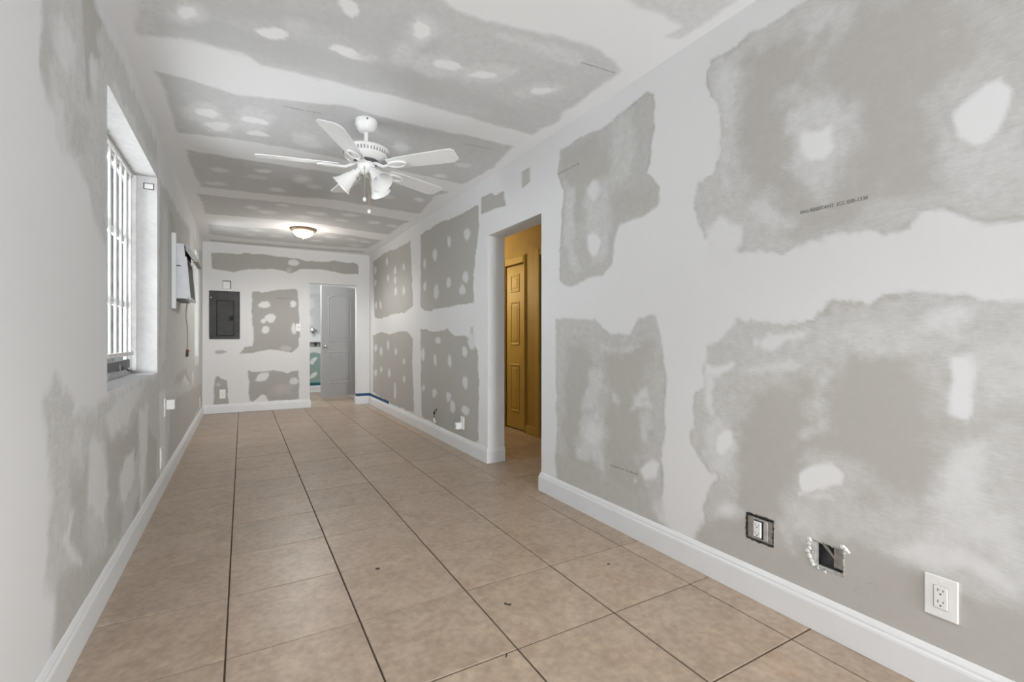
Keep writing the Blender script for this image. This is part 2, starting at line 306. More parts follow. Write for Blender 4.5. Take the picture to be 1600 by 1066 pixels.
   (.95,.012,.012,[5.641,2.412,5.314,2.418,4.899,2.412,4.368,2.379,3.993,2.374,3.979,2.183,4.1,1.744,4.1,1.465,4.368,1.483,4.621,1.472,5.37,1.453,5.641,1.508]),
   (.9,.008,.006,[3.924,2.426,3.697,2.41,3.678,2.382,3.489,2.367,3.472,2.24,3.666,2.259,3.924,2.277]),
   (.7,.008,.006,[3.207,2.439,3.076,2.436,3.085,2.332,3.197,2.306]),
   (.95,.012,.012,[8.1,1.184,7.463,1.23,6.995,1.176,6.656,1.229,6.198,1.222,5.948,1.126,5.975,.831,5.895,.167,6.995,.162,8.1,.224]),
   (.95,.012,.012,[5.641,1.238,5.427,1.235,5.205,1.193,4.757,1.229,4.535,1.141,4.289,1.156,4.137,1.108,4.007,1.002,3.979,.609,3.993,.167,4.137,.109,5.604,.167]),
   (.5,.02,.01,[4.174,1.25,4.1,1.242,4.122,1.124,4.181,1.124]),
   (.3,.03,.015,[7.855,2.228,7.901,2.201,7.955,2.201,8.012,2.221,8.022,2.267,8.019,2.314,7.964,2.325,7.908,2.316,7.858,2.28]),
   (.3,.03,.015,[7.136,2.279,7.172,2.243,7.221,2.239,7.273,2.275,7.289,2.316,7.266,2.355,7.231,2.381,7.179,2.361,7.152,2.321]),
   (.3,.03,.015,[6.703,2.085,6.735,2.061,6.779,2.06,6.825,2.077,6.841,2.118,6.819,2.157,6.788,2.168,6.74,2.16,6.718,2.132]),
   (.3,.03,.015,[6.285,2.087,6.316,2.065,6.353,2.06,6.391,2.076,6.398,2.116,6.396,2.152,6.359,2.164,6.321,2.161,6.287,2.129]),
   (.3,.03,.015,[7.528,1.648,7.554,1.608,7.613,1.608,7.662,1.637,7.695,1.676,7.663,1.723,7.621,1.744,7.562,1.725,7.535,1.693]),
   (.3,.03,.015,[7.078,2.009,7.096,1.981,7.149,1.982,7.187,1.998,7.219,2.042,7.2,2.083,7.154,2.094,7.103,2.086,7.07,2.056]),
   (.3,.03,.015,[6.673,1.789,6.707,1.765,6.747,1.761,6.789,1.775,6.797,1.816,6.796,1.856,6.754,1.868,6.712,1.864,6.673,1.834]),
   (.3,.03,.015,[6.285,1.759,6.316,1.732,6.353,1.733,6.391,1.751,6.398,1.785,6.396,1.827,6.359,1.838,6.321,1.827,6.287,1.801]),
   (.3,.03,.015,[7.826,1.652,7.85,1.622,7.911,1.607,7.956,1.626,7.992,1.678,7.974,1.719,7.916,1.74,7.858,1.74,7.814,1.7]),
   (.3,.03,.015,[7.855,2.026,7.901,1.999,7.955,1.994,8.012,2.013,8.022,2.061,8.019,2.106,7.964,2.119,7.908,2.114,7.858,2.078]),
   (.3,.03,.015,[6.703,1.945,6.735,1.913,6.779,1.916,6.825,1.941,6.841,1.977,6.819,2.019,6.788,2.034,6.74,2.017,6.718,1.989]),
   (.25,.03,.015,[5.436,2.001,5.451,1.968,5.493,1.973,5.523,1.995,5.548,2.034,5.534,2.078,5.497,2.091,5.457,2.074,5.429,2.044]),
   (.25,.03,.015,[5.071,2.051,5.095,2.007,5.153,2.002,5.197,2.041,5.229,2.092,5.215,2.139,5.158,2.165,5.102,2.144,5.058,2.094]),
   (.25,.03,.015,[4.658,2.137,4.676,2.106,4.72,2.11,4.753,2.138,4.777,2.173,4.767,2.211,4.724,2.225,4.681,2.204,4.648,2.172]),
   (.25,.03,.015,[4.175,2.119,4.213,2.097,4.261,2.09,4.309,2.113,4.319,2.161,4.318,2.199,4.268,2.212,4.219,2.205,4.174,2.163]),
   (.25,.03,.015,[5.436,1.729,5.451,1.7,5.493,1.7,5.523,1.715,5.548,1.756,5.534,1.798,5.497,1.81,5.457,1.802,5.429,1.774]),
   (.25,.03,.015,[4.655,1.698,4.695,1.677,4.739,1.673,4.788,1.688,4.795,1.726,4.791,1.762,4.747,1.772,4.7,1.768,4.66,1.739]),
   (.25,.03,.015,[4.215,1.71,4.235,1.686,4.291,1.677,4.333,1.695,4.368,1.741,4.344,1.772,4.297,1.787,4.242,1.784,4.21,1.75]),
   (.25,.03,.015,[5.003,1.632,5.055,1.592,5.112,1.573,5.176,1.607,5.184,1.665,5.175,1.712,5.123,1.746,5.062,1.738,5.015,1.685]),
   (.25,.03,.015,[4.288,1.593,4.322,1.567,4.377,1.565,4.431,1.59,4.456,1.619,4.426,1.647,4.387,1.665,4.329,1.651,4.304,1.623]),
   (.3,.03,.015,[7.823,.951,7.866,.921,7.937,.902,7.998,.917,8.025,.962,8.02,1.001,7.944,1.026,7.875,1.03,7.809,.996]),
   (.3,.03,.015,[7.456,.901,7.513,.858,7.575,.855,7.647,.876,7.657,.916,7.641,.969,7.588,.992,7.52,.979,7.474,.95]),
   (.3,.03,.015,[7.078,1.01,7.096,.966,7.149,.957,7.187,.987,7.219,1.026,7.2,1.074,7.154,1.104,7.103,1.089,7.07,1.054]),
   (.3,.03,.015,[6.673,.924,6.707,.89,6.747,.889,6.789,.905,6.797,.936,6.796,.977,6.754,.995,6.712,.985,6.673,.962]),
   (.3,.03,.015,[6.285,.806,6.316,.776,6.353,.768,6.391,.786,6.398,.812,6.396,.842,6.359,.864,6.321,.857,6.287,.834]),
   (.3,.03,.015,[6.989,.594,7.039,.549,7.095,.529,7.159,.554,7.17,.597,7.153,.641,7.107,.678,7.046,.673,7.006,.635]),
   (.3,.03,.015,[6.703,.337,6.735,.261,6.779,.252,6.825,.28,6.841,.362,6.819,.465,6.788,.503,6.74,.49,6.718,.437]),
   (.3,.03,.015,[6.253,.567,6.273,.543,6.325,.526,6.363,.538,6.394,.566,6.378,.593,6.33,.617,6.279,.621,6.243,.597]),
   (.3,.03,.015,[7.808,.552,7.838,.522,7.914,.503,7.97,.512,8.016,.555,7.993,.596,7.921,.621,7.847,.628,7.793,.599]),
   (.3,.03,.015,[7.477,.628,7.523,.593,7.573,.581,7.63,.601,7.638,.631,7.625,.666,7.583,.693,7.529,.686,7.491,.659]),
   (.2,.025,.012,[5.496,.911,5.514,.87,5.565,.848,5.603,.874,5.636,.922,5.615,.965,5.57,1.001,5.52,.999,5.49,.956]),
   (.2,.025,.012,[5.086,.862,5.1,.817,5.137,.814,5.166,.837,5.19,.878,5.172,.933,5.142,.957,5.105,.943,5.084,.912]),
   (.2,.025,.012,[4.965,1.097,5.004,1.08,5.057,1.069,5.114,1.078,5.133,1.105,5.107,1.126,5.068,1.141,5.011,1.142,4.982,1.122]),
   (.2,.025,.012,[4.641,.868,4.661,.827,4.699,.816,4.734,.842,4.753,.878,4.732,.921,4.705,.95,4.666,.939,4.649,.906]),
   (.2,.025,.012,[4.239,.976,4.274,.938,4.313,.936,4.356,.955,4.361,.991,4.356,1.038,4.32,1.058,4.279,1.046,4.247,1.02]),
   (.2,.025,.012,[4.236,.674,4.255,.64,4.298,.633,4.33,.645,4.352,.682,4.345,.728,4.301,.747,4.26,.744,4.226,.721]),
   (.2,.025,.012,[5.075,.492,5.11,.465,5.164,.447,5.212,.453,5.23,.489,5.228,.52,5.17,.544,5.117,.552,5.066,.53]),
   (.2,.025,.012,[4.655,.488,4.695,.456,4.739,.441,4.788,.447,4.795,.489,4.791,.529,4.747,.551,4.7,.558,4.66,.533]),
   (.2,.025,.012,[4.203,.408,4.234,.377,4.303,.367,4.357,.375,4.392,.395,4.38,.43,4.309,.454,4.243,.452,4.187,.44]),
   (.2,.025,.012,[5.483,.527,5.506,.504,5.538,.49,5.57,.499,5.581,.526,5.566,.551,5.544,.57,5.51,.574,5.494,.552]),
   (.2,.025,.012,[4.061,1.069,4.084,1.033,4.148,1.023,4.196,1.037,4.237,1.088,4.208,1.14,4.155,1.16,4.092,1.159,4.057,1.126]),
   (.2,.025,.012,[4.547,.395,4.587,.353,4.63,.346,4.68,.358,4.687,.397,4.677,.447,4.639,.47,4.592,.465,4.559,.442]),
  ],
  'far': [
   (1,.015,.012,[-.402,2.413,-.206,2.415,-.023,2.426,.024,2.444,.129,2.432,.261,2.452,.506,2.432,.759,2.426,.915,2.396,1.236,2.408,1.346,2.447,1.458,2.418,1.701,2.422,1.73,2.374,1.73,2.248,1.486,2.231,1.346,2.257,1.209,2.276,.862,2.265,.759,2.229,.682,2.19,.606,2.218,.407,2.231,.094,2.216,-.115,2.152,-.251,2.169,-.389,2.18]),
   (.1,.02,.01,[.811,2.341,.763,2.306,.71,2.302,.651,2.312,.641,2.343,.657,2.385,.699,2.403,.757,2.399,.794,2.38]),
   (.6,.03,.02,[.711,2.228,.682,2.206,.651,2.192,.615,2.2,.61,2.23,.618,2.255,.644,2.273,.678,2.278,.701,2.256]),
   (1,.015,.012,[.129,1.851,.189,1.862,.261,1.852,.531,1.907,.657,1.928,.759,1.939,.779,1.878,.79,1.709,.792,1.427,.805,1.201,.79,1.003,.733,.947,.682,.906,.581,.935,.431,.951,.309,.952,.237,.939,.141,.9,-.034,.902,.024,.995,.129,1.021,.153,1.116,.146,1.251,.129,1.494]),
   (0,.02,.012,[.38,1.648,.338,1.622,.288,1.613,.234,1.621,.222,1.657,.241,1.693,.278,1.709,.332,1.711,.362,1.689]),
   (0,.02,.012,[.758,1.678,.732,1.65,.701,1.633,.669,1.648,.663,1.687,.664,1.72,.696,1.744,.728,1.748,.759,1.717]),
   (0,.02,.012,[.448,1.434,.428,1.39,.372,1.372,.332,1.402,.299,1.446,.317,1.491,.367,1.528,.421,1.521,.459,1.479]),
   (0,.02,.012,[.32,1.394,.31,1.379,.285,1.371,.266,1.378,.252,1.4,.259,1.42,.283,1.432,.307,1.434,.326,1.418]),
   (0,.02,.012,[.77,1.276,.744,1.222,.715,1.207,.683,1.244,.677,1.294,.686,1.35,.709,1.39,.74,1.376,.76,1.328]),
   (0,.02,.012,[.364,1.247,.344,1.218,.303,1.204,.267,1.217,.245,1.262,.268,1.303,.296,1.323,.339,1.327,.358,1.295]),
   (.6,.03,.02,[.709,.959,.664,.931,.595,.932,.528,.946,.5,.975,.536,1.011,.582,1.024,.655,1.015,.688,.995]),
   (.75,.015,.008,[-.2,.918,-.245,.903,-.295,.896,-.349,.907,-.357,.927,-.354,.943,-.304,.956,-.251,.955,-.204,.937]),
   (1,.015,.008,[-.362,.515,-.351,.554,-.318,.571,-.285,.525,-.206,.488,-.199,.35,-.188,.125,-.38,.138,-.367,.333]),
   (.5,.03,.02,[-.284,.426,-.297,.414,-.322,.408,-.344,.416,-.357,.435,-.343,.45,-.326,.46,-.3,.46,-.289,.444]),
   (1,.015,.01,[.066,.632,.094,.644,.129,.603,.213,.605,.333,.617,.431,.633,.531,.603,.631,.571,.695,.605,.79,.614,.8,.382,.79,.156,.657,.142,.37,.149,.321,.24,.261,.257,.201,.206,.141,.151,.106,.166,.082,.281,.089,.469]),
   (0,.02,.012,[.177,.479,.201,.559,.261,.593,.358,.595,.358,.54,.321,.473,.249,.462]),
   (.2,.03,.01,[.789,.419,.753,.393,.713,.385,.668,.399,.66,.441,.673,.479,.704,.495,.748,.495,.776,.466]),
   (.75,.1,.05,[.691,.276,.647,.24,.538,.236,.454,.256,.389,.314,.443,.365,.525,.383,.633,.378,.688,.339]),
  ],
  'ceiling': [
   (.85,.03,.012,[-.378,2.542,-.389,2.648,-.429,2.831,-.213,2.765,-.023,2.755,.018,2.77,.079,2.835,.279,2.828,.549,2.822,.907,2.802,1.324,2.828,1.783,2.846,1.827,2.594,1.79,2.471,1.798,2.315,1.79,2.069,1.789,1.937,1.724,1.892,1.556,1.848,1.308,1.857,1.151,1.893,.97,1.935,.787,1.925,.743,1.91,.495,1.907,.081,1.887,-.278,1.926]),
   (1.05,.1,.04,[-.35,2.656,-.119,2.524,.228,2.534,.563,2.53,1.098,2.475,1.545,2.601,1.389,2.69,.537,2.761,.09,2.786,-.13,2.738,-.378,2.783]),
   (1,.1,.04,[-.342,2.445,.35,2.226,.648,2.056,.903,2.233,.786,2.496,.372,2.365,-.196,2.537]),
   (.5,.05,.02,[-.132,2.554,-.183,2.608,-.236,2.64,-.285,2.631,-.279,2.564,-.263,2.507,-.215,2.468,-.166,2.452,-.131,2.487]),
   (-.22,.014,.02,[-.167,2.553,-.197,2.587,-.226,2.607,-.253,2.6,-.249,2.556,-.239,2.518,-.212,2.492,-.183,2.483,-.165,2.508]),
   (-.22,.014,.02,[.183,2.51,.165,2.542,.121,2.555,.087,2.55,.062,2.534,.084,2.497,.117,2.474,.16,2.47,.182,2.482]),
   (.6,.05,.02,[.252,2.444,.232,2.462,.201,2.458,.18,2.436,.175,2.392,.185,2.361,.217,2.358,.245,2.369,.266,2.406]),
   (-.17,.014,.02,[.546,2.52,.498,2.532,.447,2.531,.391,2.505,.384,2.48,.397,2.462,.438,2.453,.492,2.466,.531,2.494]),
   (.35,.05,.02,[.589,2.501,.579,2.527,.54,2.539,.51,2.529,.484,2.513,.497,2.486,.527,2.463,.565,2.463,.59,2.477]),
   (-.22,.014,.02,[.446,2.177,.432,2.206,.398,2.212,.375,2.185,.358,2.149,.376,2.123,.402,2.103,.433,2.113,.449,2.146]),
   (.45,.05,.02,[.82,2.129,.802,2.212,.765,2.26,.7,2.244,.673,2.187,.668,2.122,.687,2.059,.736,2.045,.784,2.08]),
   (-.27,.014,.02,[.78,2.136,.77,2.178,.75,2.202,.717,2.196,.703,2.168,.7,2.135,.711,2.102,.737,2.094,.763,2.112]),
   (.5,.05,.02,[.788,2.398,.771,2.449,.715,2.474,.668,2.44,.629,2.358,.652,2.299,.689,2.263,.742,2.261,.776,2.321]),
   (.5,.05,.02,[1.052,2.378,.992,2.45,.909,2.498,.801,2.478,.767,2.416,.785,2.353,.838,2.296,.929,2.279,1.001,2.323]),
   (-.17,.014,.02,[1.019,2.34,.987,2.371,.944,2.384,.893,2.389,.88,2.368,.884,2.339,.915,2.32,.961,2.311,.996,2.317]),
   (.5,.05,.02,[1.321,2.227,1.286,2.334,1.204,2.408,1.098,2.442,1.057,2.406,1.029,2.344,1.096,2.247,1.189,2.2,1.289,2.175]),
   (-.22,.014,.02,[1.224,2.309,1.218,2.337,1.176,2.365,1.138,2.37,1.103,2.368,1.113,2.336,1.141,2.305,1.185,2.287,1.216,2.289]),
   (.5,.05,.02,[1.644,2.239,1.631,2.3,1.555,2.392,1.476,2.429,1.395,2.418,1.388,2.363,1.456,2.269,1.536,2.2,1.629,2.179]),
   (-.22,.014,.02,[1.606,2.275,1.583,2.312,1.545,2.347,1.496,2.363,1.468,2.342,1.456,2.32,1.493,2.28,1.536,2.253,1.592,2.248]),
   (.5,.05,.02,[1.556,1.974,1.537,2.01,1.435,2.029,1.354,2.028,1.281,2.011,1.304,1.968,1.375,1.938,1.475,1.929,1.544,1.937]),
   (.5,.05,.02,[1.448,1.959,1.394,1.986,1.243,2.012,1.122,2.012,1.031,2.002,1.096,1.974,1.197,1.945,1.345,1.93,1.43,1.94]),
   (.5,.06,.02,[-.38,2.551,-.338,2.527,-.372,2.779,-.427,2.83]),
   (.6,.03,.012,[1.43,1.508,1.511,1.518,1.616,1.508,1.784,1.517,1.767,1.606,1.837,1.578,1.853,1.353,1.827,1.184,1.823,1.029,1.599,1.1]),
   (.9,.025,.012,[-.409,3.2,-.247,3.202,-.013,3.253,.276,3.167,.598,3.075,.782,3.107,1.071,3.113,1.372,3.092,1.55,3.091,1.777,3.092,1.802,3.309,1.845,3.559,1.823,3.923,1.792,4.084,1.388,4.036,1.085,4.01,.728,4,.359,3.972,.005,3.973,-.391,4.051,-.393,3.758,-.399,3.571,-.402,3.401]),
   (.5,.05,.02,[-.095,3.655,-.162,3.758,-.248,3.784,-.328,3.759,-.342,3.647,-.287,3.52,-.228,3.468,-.146,3.463,-.111,3.524]),
   (-.17,.014,.02,[-.145,3.622,-.169,3.653,-.224,3.674,-.264,3.669,-.29,3.633,-.26,3.593,-.219,3.568,-.167,3.556,-.143,3.579]),
   (.5,.05,.02,[-.04,3.817,-.075,3.902,-.162,3.934,-.224,3.92,-.267,3.849,-.22,3.739,-.154,3.686,-.075,3.673,-.033,3.713]),
   (-.12,.014,.02,[-.067,3.802,-.093,3.856,-.156,3.875,-.2,3.847,-.232,3.809,-.199,3.754,-.149,3.713,-.091,3.719,-.061,3.754]),
   (.5,.05,.02,[.163,3.603,.134,3.742,.048,3.831,-.011,3.756,-.054,3.627,-.023,3.496,.048,3.379,.122,3.368,.176,3.468]),
   (-.22,.014,.02,[.163,3.59,.129,3.625,.069,3.637,.015,3.633,-.011,3.604,.022,3.559,.062,3.538,.123,3.534,.15,3.551]),
   (-.12,.014,.02,[.185,3.802,.142,3.832,.087,3.848,.029,3.846,.014,3.813,.04,3.776,.078,3.757,.136,3.747,.166,3.765]),
   (.45,.05,.02,[.522,3.821,.48,3.881,.396,3.861,.328,3.774,.291,3.689,.335,3.634,.389,3.605,.468,3.659,.505,3.74]),
   (.5,.04,.02,[1.123,3.552,1.117,3.632,1.067,3.659,1.014,3.612,.972,3.548,.965,3.472,1.004,3.413,1.058,3.425,1.117,3.479]),
   (0,.04,.02,[1.09,3.54,1.085,3.58,1.057,3.594,1.027,3.572,1.004,3.54,1.001,3.502,1.025,3.471,1.056,3.477,1.088,3.504]),
   (.4,.04,.02,[1.679,3.627,1.649,3.667,1.603,3.681,1.548,3.682,1.53,3.654,1.523,3.615,1.558,3.59,1.608,3.584,1.653,3.593]),
   (.1,.04,.02,[1.591,3.965,1.579,3.995,1.544,4.01,1.507,4.01,1.478,3.98,1.486,3.94,1.506,3.921,1.543,3.912,1.567,3.929]),
   (.5,.04,.02,[.438,3.823,.413,3.853,.365,3.861,.327,3.835,.307,3.778,.312,3.736,.359,3.72,.404,3.725,.447,3.773]),
   (.9,.025,.012,[-.379,4.394,-.214,4.4,.096,4.392,.397,4.386,.793,4.357,1.249,4.352,1.776,4.359,1.699,4.547,1.78,5.287,1.37,5.274,.83,5.195,.345,5.32,.006,5.347,-.339,5.387,-.371,4.93]),
   (0,.04,.02,[.216,4.618,.198,4.646,.146,4.673,.107,4.669,.076,4.641,.098,4.606,.14,4.576,.189,4.561,.22,4.581]),
   (.4,.04,.02,[.185,4.825,.159,4.873,.089,4.897,.036,4.881,-.005,4.854,.028,4.803,.082,4.762,.149,4.759,.186,4.784]),
   (.5,.04,.02,[.574,4.741,.53,4.815,.472,4.823,.407,4.786,.391,4.684,.407,4.582,.447,4.547,.506,4.556,.546,4.621]),
   (0,.04,.02,[.54,4.675,.513,4.736,.476,4.765,.433,4.771,.42,4.718,.428,4.651,.453,4.614,.493,4.594,.52,4.617]),
   (.1,.04,.02,[.377,5.143,.336,5.182,.283,5.208,.226,5.206,.209,5.161,.231,5.114,.268,5.085,.325,5.07,.356,5.096]),
   (.2,.04,.02,[.66,4.866,.624,4.91,.583,4.927,.534,4.898,.525,4.855,.527,4.813,.563,4.778,.608,4.784,.648,4.824]),
   (.2,.04,.02,[1.364,4.825,1.334,4.865,1.297,4.893,1.247,4.883,1.232,4.84,1.229,4.802,1.259,4.768,1.301,4.757,1.344,4.785]),
   (0,.04,.02,[1.662,4.771,1.66,4.817,1.623,4.842,1.584,4.818,1.547,4.78,1.547,4.735,1.574,4.694,1.616,4.693,1.656,4.727]),
   (.4,.04,.02,[.962,4.546,.923,4.589,.857,4.613,.793,4.589,.764,4.542,.762,4.501,.827,4.463,.894,4.461,.966,4.499]),
   (.1,.04,.02,[1.597,3.963,1.582,3.994,1.543,4.011,1.502,4.011,1.471,3.982,1.482,3.942,1.504,3.921,1.546,3.911,1.573,3.927]),
   (.2,.04,.02,[-.098,4.787,-.126,4.817,-.173,4.835,-.215,4.818,-.232,4.78,-.205,4.748,-.173,4.722,-.126,4.72,-.107,4.751]),
   (.3,.04,.02,[-.129,5.209,-.16,5.258,-.227,5.277,-.279,5.261,-.315,5.233,-.277,5.18,-.227,5.144,-.162,5.144,-.132,5.169]),
   (.92,.025,.012,[-.383,5.663,.007,5.639,.361,5.568,.734,5.55,1.232,5.6,1.786,5.694,1.747,5.942,1.776,6.563,1.346,6.497,.843,6.381,.415,6.405,.008,6.464,-.366,6.513]),
   (.1,.06,.02,[.339,6.105,.303,6.156,.237,6.187,.183,6.165,.155,6.093,.161,6.034,.227,5.992,.291,5.982,.351,6.032]),
   (.1,.06,.02,[.888,5.888,.835,5.948,.753,5.955,.666,5.931,.634,5.882,.667,5.812,.719,5.78,.806,5.79,.853,5.825]),
   (.1,.06,.02,[.437,5.703,.411,5.732,.374,5.744,.339,5.736,.327,5.698,.327,5.66,.365,5.642,.402,5.637,.439,5.659]),
   (.1,.06,.02,[1.142,6.075,1.114,6.112,1.057,6.119,1.007,6.108,.978,6.066,.976,6.018,1.033,5.997,1.089,5.997,1.146,6.022]),
   (.1,.06,.02,[1.512,5.993,1.49,6.038,1.436,6.065,1.378,6.039,1.338,5.987,1.36,5.939,1.392,5.901,1.451,5.897,1.488,5.942]),
   (.1,.06,.02,[1.753,6.036,1.729,6.086,1.68,6.102,1.619,6.072,1.59,6.029,1.604,5.981,1.63,5.944,1.687,5.952,1.724,5.992]),
   (.1,.06,.02,[.722,6.121,.7,6.159,.63,6.183,.576,6.164,.53,6.118,.554,6.077,.612,6.043,.68,6.037,.727,6.075]),
   (.1,.06,.02,[1.188,5.762,1.151,5.802,1.089,5.826,1.028,5.805,1,5.764,.997,5.726,1.06,5.69,1.123,5.687,1.192,5.72]),
   (.1,.06,.02,[.157,5.967,.135,6.006,.084,6.026,.047,6.002,.021,5.963,.032,5.925,.081,5.891,.129,5.892,.169,5.927]),
   (.92,.025,.012,[-.378,7.079,.008,7.094,.449,6.925,.861,6.817,1.334,6.861,1.781,7.001,1.744,7.698,1.229,7.813,.683,7.841,.009,7.86,-.391,7.754]),
   (.15,.06,.02,[.273,7.181,.22,7.221,.153,7.247,.088,7.229,.074,7.18,.076,7.14,.143,7.104,.21,7.097,.275,7.133]),
   (.15,.06,.02,[.523,7.469,.476,7.515,.412,7.522,.345,7.499,.325,7.463,.351,7.415,.394,7.386,.462,7.397,.498,7.427]),
   (.15,.06,.02,[1.205,7.135,1.159,7.185,1.099,7.207,1.031,7.179,1.013,7.132,1.009,7.086,1.067,7.045,1.132,7.049,1.198,7.089]),
   (.15,.06,.02,[1.471,7.148,1.455,7.186,1.395,7.191,1.349,7.176,1.309,7.141,1.317,7.093,1.369,7.072,1.427,7.077,1.474,7.1]),
   (.15,.06,.02,[1.665,7.221,1.633,7.257,1.59,7.279,1.539,7.263,1.52,7.215,1.513,7.176,1.556,7.146,1.603,7.14,1.657,7.174]),
   (.15,.06,.02,[1.623,7.587,1.6,7.623,1.529,7.646,1.467,7.629,1.415,7.578,1.445,7.534,1.494,7.504,1.566,7.496,1.61,7.535]),
   (.15,.06,.02,[1.027,7.521,.995,7.558,.944,7.575,.893,7.553,.873,7.516,.871,7.48,.924,7.449,.976,7.452,1.031,7.484]),
   (.15,.06,.02,[.196,7.541,.154,7.572,.091,7.586,.028,7.577,.005,7.533,.037,7.49,.079,7.47,.145,7.464,.176,7.492]),
   (.9,.02,.012,[-.405,8.172,.01,8.145,.526,8.116,1.077,8.079,1.752,8.01,1.782,8.146,1.1,8.253,.537,8.285,.01,8.309,-.412,8.322]),
  ],
  'left': [
   (.5,.05,.03,[1.911,2.241,2.274,2.494,2.49,2.463,2.655,2.459,3.058,2.476,3.561,2.465,4.049,2.468,4.077,2.255,3.561,2.234,2.955,2.231,2.666,2.227,2.666,1.761,2.633,1.531,2.49,1.584,2.297,1.755,2.096,1.776,1.998,1.841,1.921,1.827,1.885,1.954,1.921,2.134]),
   (.78,.04,.03,[1.9,2.196,1.953,2.232,1.976,2.049,1.948,1.897,1.998,1.851,1.942,1.856,1.89,1.926,1.9,2.121]),
   (.95,.03,.02,[2.251,2.432,2.398,2.531,2.452,2.44,2.59,2.444,2.49,2.334,2.57,2.297,2.452,2.211,2.398,2.184,2.416,2.043,2.355,2.04,2.322,2.193,2.314,2.307]),
   (.15,.04,.03,[2.046,2.15,2.149,2.189,2.221,2.162,2.206,2.086,2.083,1.982,2.022,2.054]),
   (.2,.03,.03,[2.416,2.213,2.509,2.245,2.509,2.11,2.471,2.092,2.407,2.114]),
   (.2,.03,.03,[2.01,1.886,2.083,1.898,2.109,1.845,2.122,1.721,2.01,1.744]),
   (.15,.03,.03,[2.678,2.255,2.847,2.306,4.077,2.313,4.077,2.251,3.362,2.202,2.955,2.215]),
   (.7,.03,.03,[2.221,1.912,2.314,1.927,2.398,1.936,2.33,1.813,2.251,1.763,2.177,1.817]),
   (.62,.05,.03,[4.195,2.244,4.596,2.284,5.379,2.287,6.669,2.381,7.389,2.332,8.293,2.393,8.293,.009,6.669,.144,5.484,.141,4.596,.182,3.914,.223,3.788,.666,4.165,.868,4.165,1.712]),
   (.12,.05,.03,[6.361,2.392,6.835,2.43,6.922,2.135,6.436,2.06]),
   (0,.03,.02,[7.01,2.402,7.703,2.447,7.814,1.74,7.703,.771,7.01,.804]),
   (.3,.05,.03,[4.352,2.123,4.596,2.132,4.596,1.524,4.453,.972,4.195,.889,4.256,1.492]),
   (.95,.04,.02,[4.671,2.15,4.912,2.207,5.088,2.068,4.912,2.017,4.748,2.011]),
   (.95,.04,.02,[5.134,.777,5.952,.82,6.669,.594,6.922,.262,6.361,.155,5.379,.161,5.134,.435,4.596,.663]),
   (.2,.03,.02,[6.669,.745,6.922,.691,6.835,.196,6.512,.168]),
   (.2,.02,.015,[5.827,.761,6.436,.614,6.082,.561,5.594,.683]),
   (.3,.02,.015,[4.998,.632,5.594,.608,5.484,.557,4.998,.576]),
   (.55,.05,.03,[1.921,.933,2.018,1.011,2.189,.893,2.205,.852,2.498,.811,2.519,.843,2.681,.872,3.43,.86,4.17,.879,4.775,.75,6.805,.583,8.246,.22,5.368,.048,3.268,.016,2.657,-.026,1.988,.106,2.006,.289,1.921,.397,1.981,.614,1.932,.772]),
   (.9,.05,.03,[2.143,.661,2.323,.606,2.359,.682,2.367,.456,2.323,.366,2.436,.257,2.129,.343,2.086,.417,2.195,.511]),
   (.95,.05,.03,[2.633,.697,2.989,.632,3.388,.704,3.363,.502,3.307,.467,2.927,.454,2.857,.353,2.989,.23,2.868,.15,2.681,.196,2.681,.516]),
   (.9,.04,.02,[3.63,.603,4.044,.423,4.044,.134,3.66,.131]),
   (.95,.04,.02,[4.775,.611,8.137,.474,8.246,.22,5.368,.126,4.607,.142]),
   (.95,.04,.02,[3.268,.215,3.43,.262,3.43,.117,3.157,.086]),
   (.9,.05,.02,[2.032,.357,2.323,.282,2.927,.115,2.563,.043,1.993,.103,2.018,.221]),
   (.15,.03,.03,[2.417,.703,2.563,.697,2.647,.561,2.681,.43,2.609,.319,2.477,.387,2.389,.514]),
   (.12,.03,.03,[3.021,.542,3.283,.518,3.252,.372,3.054,.294,2.897,.367]),
   (.12,.03,.03,[3.43,.698,3.71,.731,3.689,.489,3.611,.333,3.473,.12,3.413,.331]),
   (.1,.03,.02,[4.17,.719,4.481,.731,4.481,.127,4.17,.121]),
   (.15,.03,.03,[2.609,.796,3.268,.873,3.611,.845,3.193,.715,2.927,.657,2.758,.687]),
   (.15,.03,.02,[2.086,.453,2.195,.511,2.158,.427,2.288,.297,2.158,.35]),
   (.3,.04,.02,[2.205,.823,2.323,.763,2.271,.67,2.195,.726]),
   (.3,.02,.01,[2.271,.874,2.519,.826,2.498,.811,2.288,.846]),
  ],
  'bath': [
   (.35,.04,.02,[1.059,2.072,1.691,2.102,1.691,1.233,1.059,1.256]),
   (1,.03,.02,[1.059,.815,1.332,.838,1.691,.736,1.691,.074,1.059,.106]),
   (-.1,.02,.01,[1.235,.617,1.261,.7,1.325,.733,1.371,.74,1.365,.684,1.287,.574]),
   (-.1,.02,.01,[1.235,.311,1.274,.393,1.352,.432,1.384,.389,1.325,.321,1.241,.289]),
   (0,.03,.02,[1.312,1.837,1.296,1.766,1.262,1.75,1.236,1.797,1.22,1.859,1.225,1.932,1.259,1.983,1.292,1.963,1.321,1.905]),
   (0,.02,.02,[1.293,1.465,1.275,1.408,1.252,1.405,1.229,1.432,1.223,1.494,1.224,1.571,1.248,1.6,1.272,1.586,1.295,1.544]),
  ],
}
def hashn(ix, iy, seed):
    h = (ix.astype(np.int64)*374761393+iy.astype(np.int64)*668265263+seed*1274126177) & 0xffffffff
    h = ((h ^ (h >> 13))*1274126177) & 0xffffffff
    return ((h ^ (h >> 16)) & 0xffff)/65535.0
